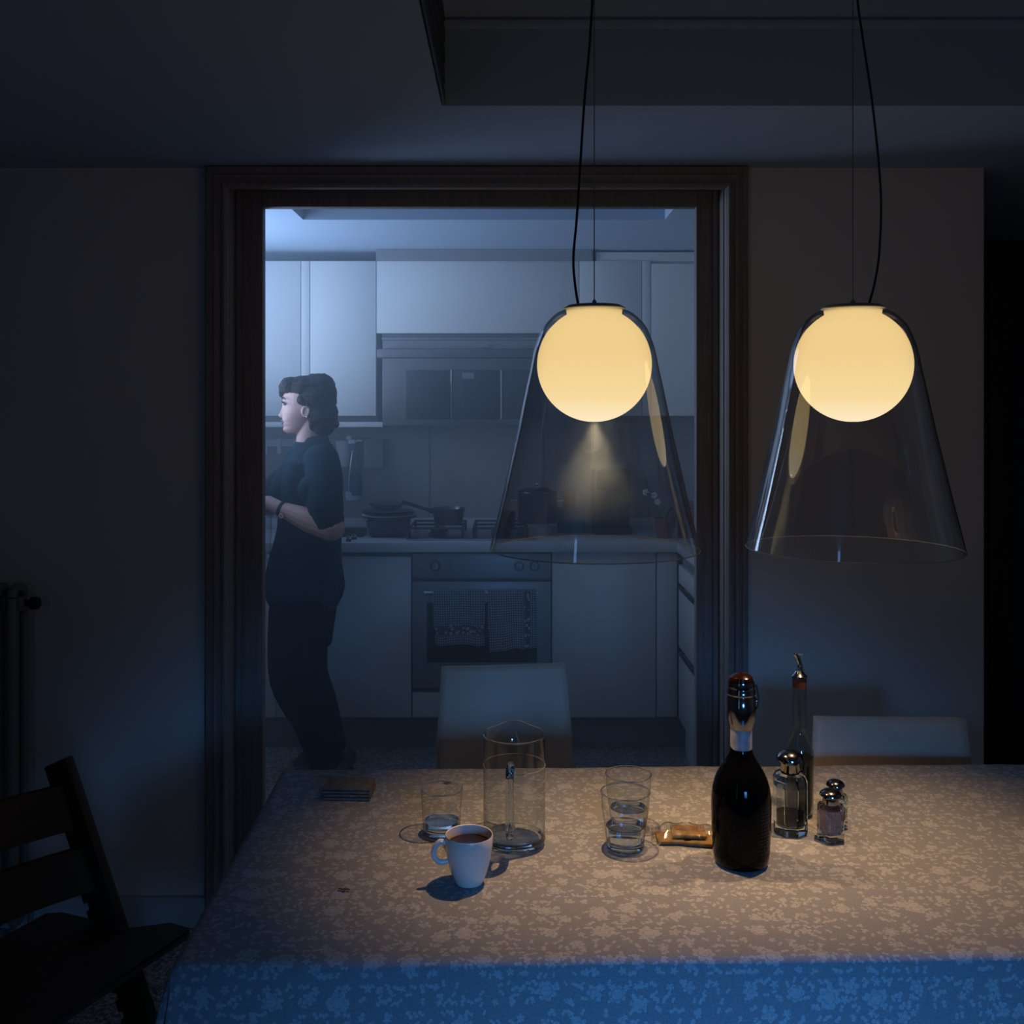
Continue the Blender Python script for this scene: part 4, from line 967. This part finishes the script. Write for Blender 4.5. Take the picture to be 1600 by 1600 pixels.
# biscuit packet behind the bottle
pk = thing('biscuit_packet', 'crumpled clear packet of golden biscuits left of the wine bottle', 'packet', (K(1072, 1.765), 1.765, T0), -.12)
for i, (x, y, z, r) in enumerate(((-.022, -.004, .0006, .1), (.024, -.006, .0006, -.05), (.004, .004, .0096, .03))):
    bm = B(); box(bm, -.030, .030, -.022, .022, 0, .0065, .0025)
    q = obj('biscuit', bm, 'biscuit', pk, loc=(x, y, z)); q.rotation_euler = (0, 0, r)
bm = B(); g = []
for jy in range(15):
    row = []
    for ix in range(27):
        x = -.060 + .125 * ix / 26; y = -.036 + .078 * jy / 14
        e = min(1, min(ix, 26 - ix) / 5) * min(1, min(jy, 14 - jy) / 4)
        row.append(bm.verts.new((x + .002 * noise.noise(Vector((x * 90, y * 90, 1))), y, .0006 + .021 * e ** .7 + .004 * e * noise.noise(Vector((x * 70, y * 70, 0))) + .0012 * noise.noise(Vector((x * 150, y * 150, 4))) ** 2)))
    g.append(row)
for jy in range(14):
    for ix in range(26): bm.faces.new((g[jy][ix], g[jy][ix + 1], g[jy + 1][ix + 1], g[jy + 1][ix]))
obj('clear_wrapper', bm, 'film', pk)
# crumbs
for px, py, sx, lab in ((538, 1391, .011, 'brown crumb near the left front of the table'), (699, 1224, .009, 'brown crumb behind the low tumbler')):
    D = 1178 / (py - 645); bm = B()
    ball(bm, (-sx * .5, 0, .0012), sx * .45, .0022, .0012, 10, 6); ball(bm, (sx * .35, .001, .0012), sx * .6, .0016, .0012, 10, 6); ball(bm, (sx * .1, -.003, .001), .003, .002, .001, 8, 6)
    for v in bm.verts: v.co += Vector((noise.noise(v.co * 400), noise.noise(v.co * 400 + Vector((3, 0, 0))), 0)) * .0012
    o = obj('crumb', bm, 'crumb', loc=(K(px, D), D, T0 + .0003)); o.rotation_euler = (0, 0, -.25); tag(o, lab, 'crumb', 'crumbs on the cloth')

# ------------------------------------------------------------------ pendant lamps
def opal():
    m = bpy.data.materials.new('opal_glass_lit'); m.use_nodes = True; nt = m.node_tree; nt.nodes.clear(); n = nt.nodes; L = nt.links
    e = n.new('ShaderNodeEmission'); o = n.new('ShaderNodeOutputMaterial'); tc = n.new('ShaderNodeTexCoord'); sp = n.new('ShaderNodeSeparateXYZ')
    L.new(tc.outputs['Object'], sp.inputs[0]); mr = n.new('ShaderNodeMapRange'); mr.inputs[1].default_value = -.10; mr.inputs[2].default_value = .02
    L.new(sp.outputs[2], mr.inputs[0]); r = n.new('ShaderNodeValToRGB'); L.new(mr.outputs[0], r.inputs[0])
    el = r.color_ramp.elements; el[0].color = (1.0, .84, .55, 1); el[0].position = 0; el[1].color = (.88, .62, .26, 1); el[1].position = 1
    x = el.new(.35); x.color = (.95, .70, .34, 1)
    L.new(r.outputs[0], e.inputs[0]); e.inputs[1].default_value = 1.30; L.new(e.outputs[0], o.inputs[0]); return m
M_['opal'] = opal()
LD = 1.75
def pendant(px, label, cable, spot_w, glow_w):
    X = K(px, LD); t = thing('pendant_lamp', label, 'lamp', (X, LD, 1.264), 0, 'glass pendant lamps over the table')
    s = LD / F
    zz_ = lambda py: (1.5 - (py - 645) * s) - 1.264
    cz = zz_(570); r = .0992
    bm = B(); N = 40; prof = []
    a0, a1 = -PI / 2 + .09, PI / 2 - .50
    for i in range(N + 1):
        a = a0 + (a1 - a0) * i / N; prof.append((r * math.cos(a), r * math.sin(a)))
    prof.append((.0485, .0950)); lathe(bm, prof, (0, 0, 0), 72, cap0=False, cap1=False); obj('globe', bm, 'opal', t, loc=(0, 0, cz))
    pr = [(46, 484), (58, 489), (70, 499), (80, 511), (87, 526), (93, 543), (97, 560), (101, 580), (108, 612), (120, 670), (133, 728), (146, 785), (155, 822), (163, 857)]
    P = smoothpath([(a * s, 0, zz_(b)) for a, b in pr], 5)
    bm = B(); lathe(bm, [(p.x, p.z) for p in P], n=96, cap0=False, cap1=False); obj('glass_shade', bm, 'shade', t)
    bm = B(); torus(bm, (0, 0, zz_(857)), 163 * s, .0010, 96, 8); obj('shade_rim', bm, 'rim', t)
    bm = B(); lathe(bm, [(.050, zz_(484)), (.0535, zz_(483)), (.0535, zz_(481.5)), (.046, zz_(477.5)), (.02, zz_(475)), (.001, zz_(474.6))], n=64); pl = obj('top_plate', bm, 'lampplate', t)
    bm = B(); lathe(bm, [(.004, zz_(474.8)), (.004, zz_(471)), (.0015, zz_(468)), (.001, zz_(467))], n=16); torus_c = zz_(470); obj('wire_gland', bm, 'chrome', t)
    bm = B(); lathe(bm, [(.016, cz + .02), (.022, cz + .05), (.022, zz_(484.5)), (.001, zz_(484.4))], n=24); obj('lamp_holder', bm, 'whiteplastic', t)
    top = 2.60 - 1.264
    bm = B(); tube(bm, [(0, 0, zz_(468)), (0, 0, top)], .0009, 6); obj('suspension_wire', bm, 'steel', t)
    pts = [(K(a, LD) - X, .0, zz_(b)) for a, b in cable]
    pts[-1] = (pts[-1][0], 0, top)
    bm = B(); tube(bm, smoothpath(pts, 8), .0022, 8); obj('power_cable', bm, 'cable', t)
    bm = B(); lathe(bm, [(.055, 0), (.055, -.018), (.05, -.022), (.001, -.022)], (0, 0, 2.6195 - 1.264), 40); obj('ceiling_canopy', bm, 'whiteplastic', t)
    # the lamp's own light: downlight in the open bottom, glow of the globe
    l = bpy.data.lights.new('downlight', 'SPOT'); l.energy = spot_w; l.color = (1, .56, .25); l.spot_size = 1.40; l.spot_blend = 1.0; l.shadow_soft_size = .008
    lo = bpy.data.objects.new('downlight', l); C.objects.link(lo); lo.parent = t; lo.location = (0, 0, cz - .0972)
    l = bpy.data.lights.new('globe_glow', 'POINT'); l.energy = glow_w; l.color = (1, .62, .30); l.shadow_soft_size = .1010
    lo = bpy.data.objects.new('globe_glow', l); C.objects.link(lo); lo.parent = t; lo.location = (0, 0, cz)
    return t
pendant(928.5, 'left pendant lamp, glowing globe in a clear glass cone before the doorway', [(903, 475), (898, 440), (896, 400), (902, 330), (913, 160), (922, 60), (928, -60), (929, -200), (929, -340)], 25.0, 2.1)
pendant(1332.5, 'right pendant lamp, glowing globe in a clear glass cone before the plain wall', [(1358, 475), (1367, 440), (1374, 390), (1376, 300), (1364, 170), (1348, 60), (1338, -20), (1332, -160), (1331, -340)], 25.0, 2.1)

# ------------------------------------------------------------------ chairs
def shell_chair(label, x, y, rz):
    t = thing('dining_chair', label, 'chair', (x, y, 0), rz, 'white shell chairs behind the table')
    # profile in side view (y forward = towards camera is -), thin bent shell: back then seat
    prof = smoothpath([(0, 0, .815), (0, -.012, .70), (0, -.028, .58), (0, -.045, .50), (0, -.085, .455), (0, -.18, .440), (0, -.30, .445), (0, -.40, .435)], 5)
    bm = B(); nx = 16; rows = []
    for p in prof:
        w2 = .168 + .016 * min(1, (.815 - p.z) / .2) if p.y > -.06 else .188
        bow = .018 if p.y > -.06 else .006
        rows.append([bm.verts.new((w2 * (2 * i / nx - 1), p.y + bow * (1 - (2 * i / nx - 1) ** 2), p.z - (.006 * (1 - (2 * i / nx - 1) ** 2)))) for i in range(nx + 1)])
    for a, b in zip(rows, rows[1:]):
        for i in range(nx): bm.faces.new((a[i], a[i + 1], b[i + 1], b[i]))
    o = obj('seat_shell', bm, 'whitechair', t, angle=80); s = o.modifiers.new('s', 'SOLIDIFY'); s.thickness = .009
    for sx in (-1, 1):
        for (y0, y1) in ((-.34, -.39), (-.08, .02)):
            bm = B(); tube(bm, [(sx * .14, y0, .4265), (sx * .18, y1, .002)], .010, 10); obj('leg', bm, 'steel', t)
    return t
shell_chair('white shell chair behind the jug, in front of the doorway', K(788, 2.74), 2.74, .12)
shell_chair('white shell chair at the right end behind the shakers', K(1390, 2.27) + .002, 2.27, -.03)

# high chair
HX, HY, PH = -.925, 2.07, math.radians(-24)
hc_ = thing('high_chair', 'dark wooden child high chair with stepped side rails at far left', 'chair', (HX, HY, 0), PH)
Wd = -.42                                    # near rail stands this far towards the camera
TN = .47
def rail(yo, nm='side_rail'):
    bm = B(); z1 = .785; pw = .068
    a = Vector((0, yo, z1)); dirn = Vector((TN, 0, -1)).normalized(); nr = Vector((1, 0, TN)).normalized()
    L_ = z1 / -dirn.z
    box(bm, -pw / 2, pw / 2, -.011, .011, -L_ + .01, 0, .004)
    mt = Matrix((nr, Vector((0, 1, 0)), -dirn)).transposed()
    for v in bm.verts: v.co = a + mt @ v.co
    o = obj(nm, bm, 'darkwood', hc_)
    bm = B()                                 # groove ledges on the rear edge
    for k in range(13):
        zc = -.235 - k * .036
        box(bm, -pw / 2 - .010, -pw / 2 + .002, -.011, .011, zc - .011, zc + .011, .003)
    for v in bm.verts: v.co = a + mt @ v.co
    obj('groove_ledge', bm, 'darkwood', o)
    return o
rail(0); rail(Wd)
for z0, hh_, xo in ((.700, .082, .0), (.585, .078, .0)):
    bm = B(); n_ = 16; rows = []
    for i in range(n_ + 1):
        s_ = i / n_; y = -.010 + (Wd + .02) * s_; bow = -.055 * math.sin(PI * s_)
        cx_ = (.785 - z0) * TN - .004 + bow
        rows.append([bm.verts.new((cx_ + dx, y, z0 + dz)) for dx, dz in ((-.009 + hh_ / 2 * -TN, hh_ / 2), (.007 + hh_ / 2 * -TN, hh_ / 2), (.007 + hh_ / 2 * TN, -hh_ / 2), (-.009 + hh_ / 2 * TN, -hh_ / 2))])
    for a, b in zip(rows, rows[1:]):
        for k in range(4): bm.faces.new((a[k], a[(k + 1) % 4], b[(k + 1) % 4], b[k]))
    bm.faces.new(rows[0]); bm.faces.new(rows[-1][::-1])
    obj('back_slat', bm, 'darkwood', hc_, angle=50)
def plate(z, x0, x1, nm):
    bm = B(); ys = (.016, Wd - .016)
    out = [(x0, ys[0] - .03), (x0 + .03, ys[0] - .012), (x0 + .10, ys[0] - .012), ((.785 - z) * TN + .03, ys[0] - .012), (x1 - .06, ys[0] + .045), (x1 - .01, ys[0] + .045), (x1, ys[0] + .03), (x1, ys[1] - .03), (x1 - .01, ys[1] - .045), (x1 - .06, ys[1] - .045), ((.785 - z) * TN + .03, ys[1] + .012), (x0 + .03, ys[1] + .012), (x0, ys[1] + .03)]
    a = [bm.verts.new((x, y, z)) for x, y in out]; b = [bm.verts.new((x, y, z + .016)) for x, y in out]
    bm.faces.new(a[::-1]); bm.faces.new(b)
    for i in range(len(out)): bm.faces.new((a[i], a[(i + 1) % len(out)], b[(i + 1) % len(out)], b[i]))
    bmesh.ops.bevel(bm, geom=bm.edges[:], offset=.003, segments=2, affect='EDGES')
    obj(nm, bm, 'darkwood', hc_)
plate(.46, -.02, .30, 'seat_plate'); plate(.22, .12, .40, 'foot_plate')
for yo in (0, Wd): bxo('floor_runner', 'darkwood', hc_, -.10, .44, yo - .012, yo + .012, .001, .045, bev=.004)
bm = B(); tube(bm, [(.30, -.012, .13), (.30, Wd + .012, .13)], .007, 8); obj('cross_rod', bm, 'steel', hc_)

# radiator
rd = thing('radiator', 'tall grey column radiator on the wall at the far left edge', 'radiator', (-1.368, 2.86, .08))
for i in range(6):
    bm = B(); x = -.025 - i * .048
    for dy in (-.035, .035): tube(bm, smoothpath([(x, dy, .0), (x, dy, .45), (x, dy, .90)], 4), .0125, 10)
    tube(bm, smoothpath([(x, -.035, .0), (x, -.02, -.018), (x, .02, -.018), (x, .035, 0)], 4), .013, 10)
    tube(bm, smoothpath([(x, -.035, .90), (x, -.02, .922), (x, .02, .922), (x, .035, .90)], 4), .013, 10)
    box(bm, x - .022, x + .022, -.018, .018, .86, .90, .006); box(bm, x - .022, x + .022, -.018, .018, .01, .05, .006)
    obj('column', bm, 'radiator', rd)
bm = B(); tube(bm, [(-.003, 0, .88), (.014, 0, .88)], .010, 12); tube(bm, [(.014, 0, .88), (.034, 0, .88)], [.019, .017], 16); obj('valve_knob', bm, 'black', rd)
bm = B(); tube(bm, [(-.003, 0, .03), (.012, 0, .03)], .008, 10); tube(bm, [(.012, 0, .035), (.012, 0, -.079)], .008, 10); obj('pipe', bm, 'radiator', rd)
for z in (.25, .75):
    bm = B(); box(bm, -.16, -.13, .048, .0885, z, z + .03, .003); obj('wall_bracket', bm, 'radiator', rd)

# ------------------------------------------------------------------ haze
def volume(name, dens, col, aniso=0.0, noisy=None):
    m = bpy.data.materials.new(name); m.use_nodes = True; nt = m.node_tree; nt.nodes.clear(); n = nt.nodes; L = nt.links
    v = n.new('ShaderNodeVolumeScatter'); o = n.new('ShaderNodeOutputMaterial'); v.inputs['Color'].default_value = (*col, 1)
    v.inputs['Density'].default_value = dens; v.inputs['Anisotropy'].default_value = aniso; L.new(v.outputs[0], o.inputs['Volume'])
    if noisy:
        tc = n.new('ShaderNodeTexCoord'); t = n.new('ShaderNodeTexNoise'); t.inputs['Scale'].default_value = noisy[0]; t.inputs['Detail'].default_value = 3; t.inputs['Distortion'].default_value = .6
        L.new(tc.outputs['Object'], t.inputs['Vector'])
        mr = n.new('ShaderNodeMapRange'); mr.inputs[1].default_value = .35; mr.inputs[2].default_value = .75; mr.inputs[3].default_value = 0; mr.inputs[4].default_value = dens
        L.new(t.outputs['Fac'], mr.inputs[0])
        g = n.new('ShaderNodeVectorMath'); g.operation = 'LENGTH'; L.new(tc.outputs['Object'], g.inputs[0])
        fall = n.new('ShaderNodeMapRange'); fall.inputs[1].default_value = noisy[1]; fall.inputs[2].default_value = 0; L.new(g.outputs['Value'], fall.inputs[0])
        mu = n.new('ShaderNodeMath'); mu.operation = 'MULTIPLY'; L.new(mr.outputs[0], mu.inputs[0]); L.new(fall.outputs[0], mu.inputs[1]); L.new(mu.outputs[0], v.inputs['Density'])
    return m
bm = B(); box(bm, -1.605, 1.33, 3.065, 5.04, .01, 2.25)
o = obj('haze', bm, volume('kitchen_haze', .165, (.75, .86, 1.0)), smooth=False)
tag(o, 'thin blue smoky haze filling the kitchen behind the doorway', 'haze', kind='stuff')

bm = B(); box(bm, -.12, .12, -.10, .10, -.115, .115)
o = obj('smoke', bm, volume('smoke_wisp', .75, (.50, .74, 1.0), 0.0, (11, .14)), smooth=False, loc=(K(930, LD), LD, 1.425))
tag(o, 'wisp of pale smoke drifting under the left glowing globe', 'smoke', kind='stuff')
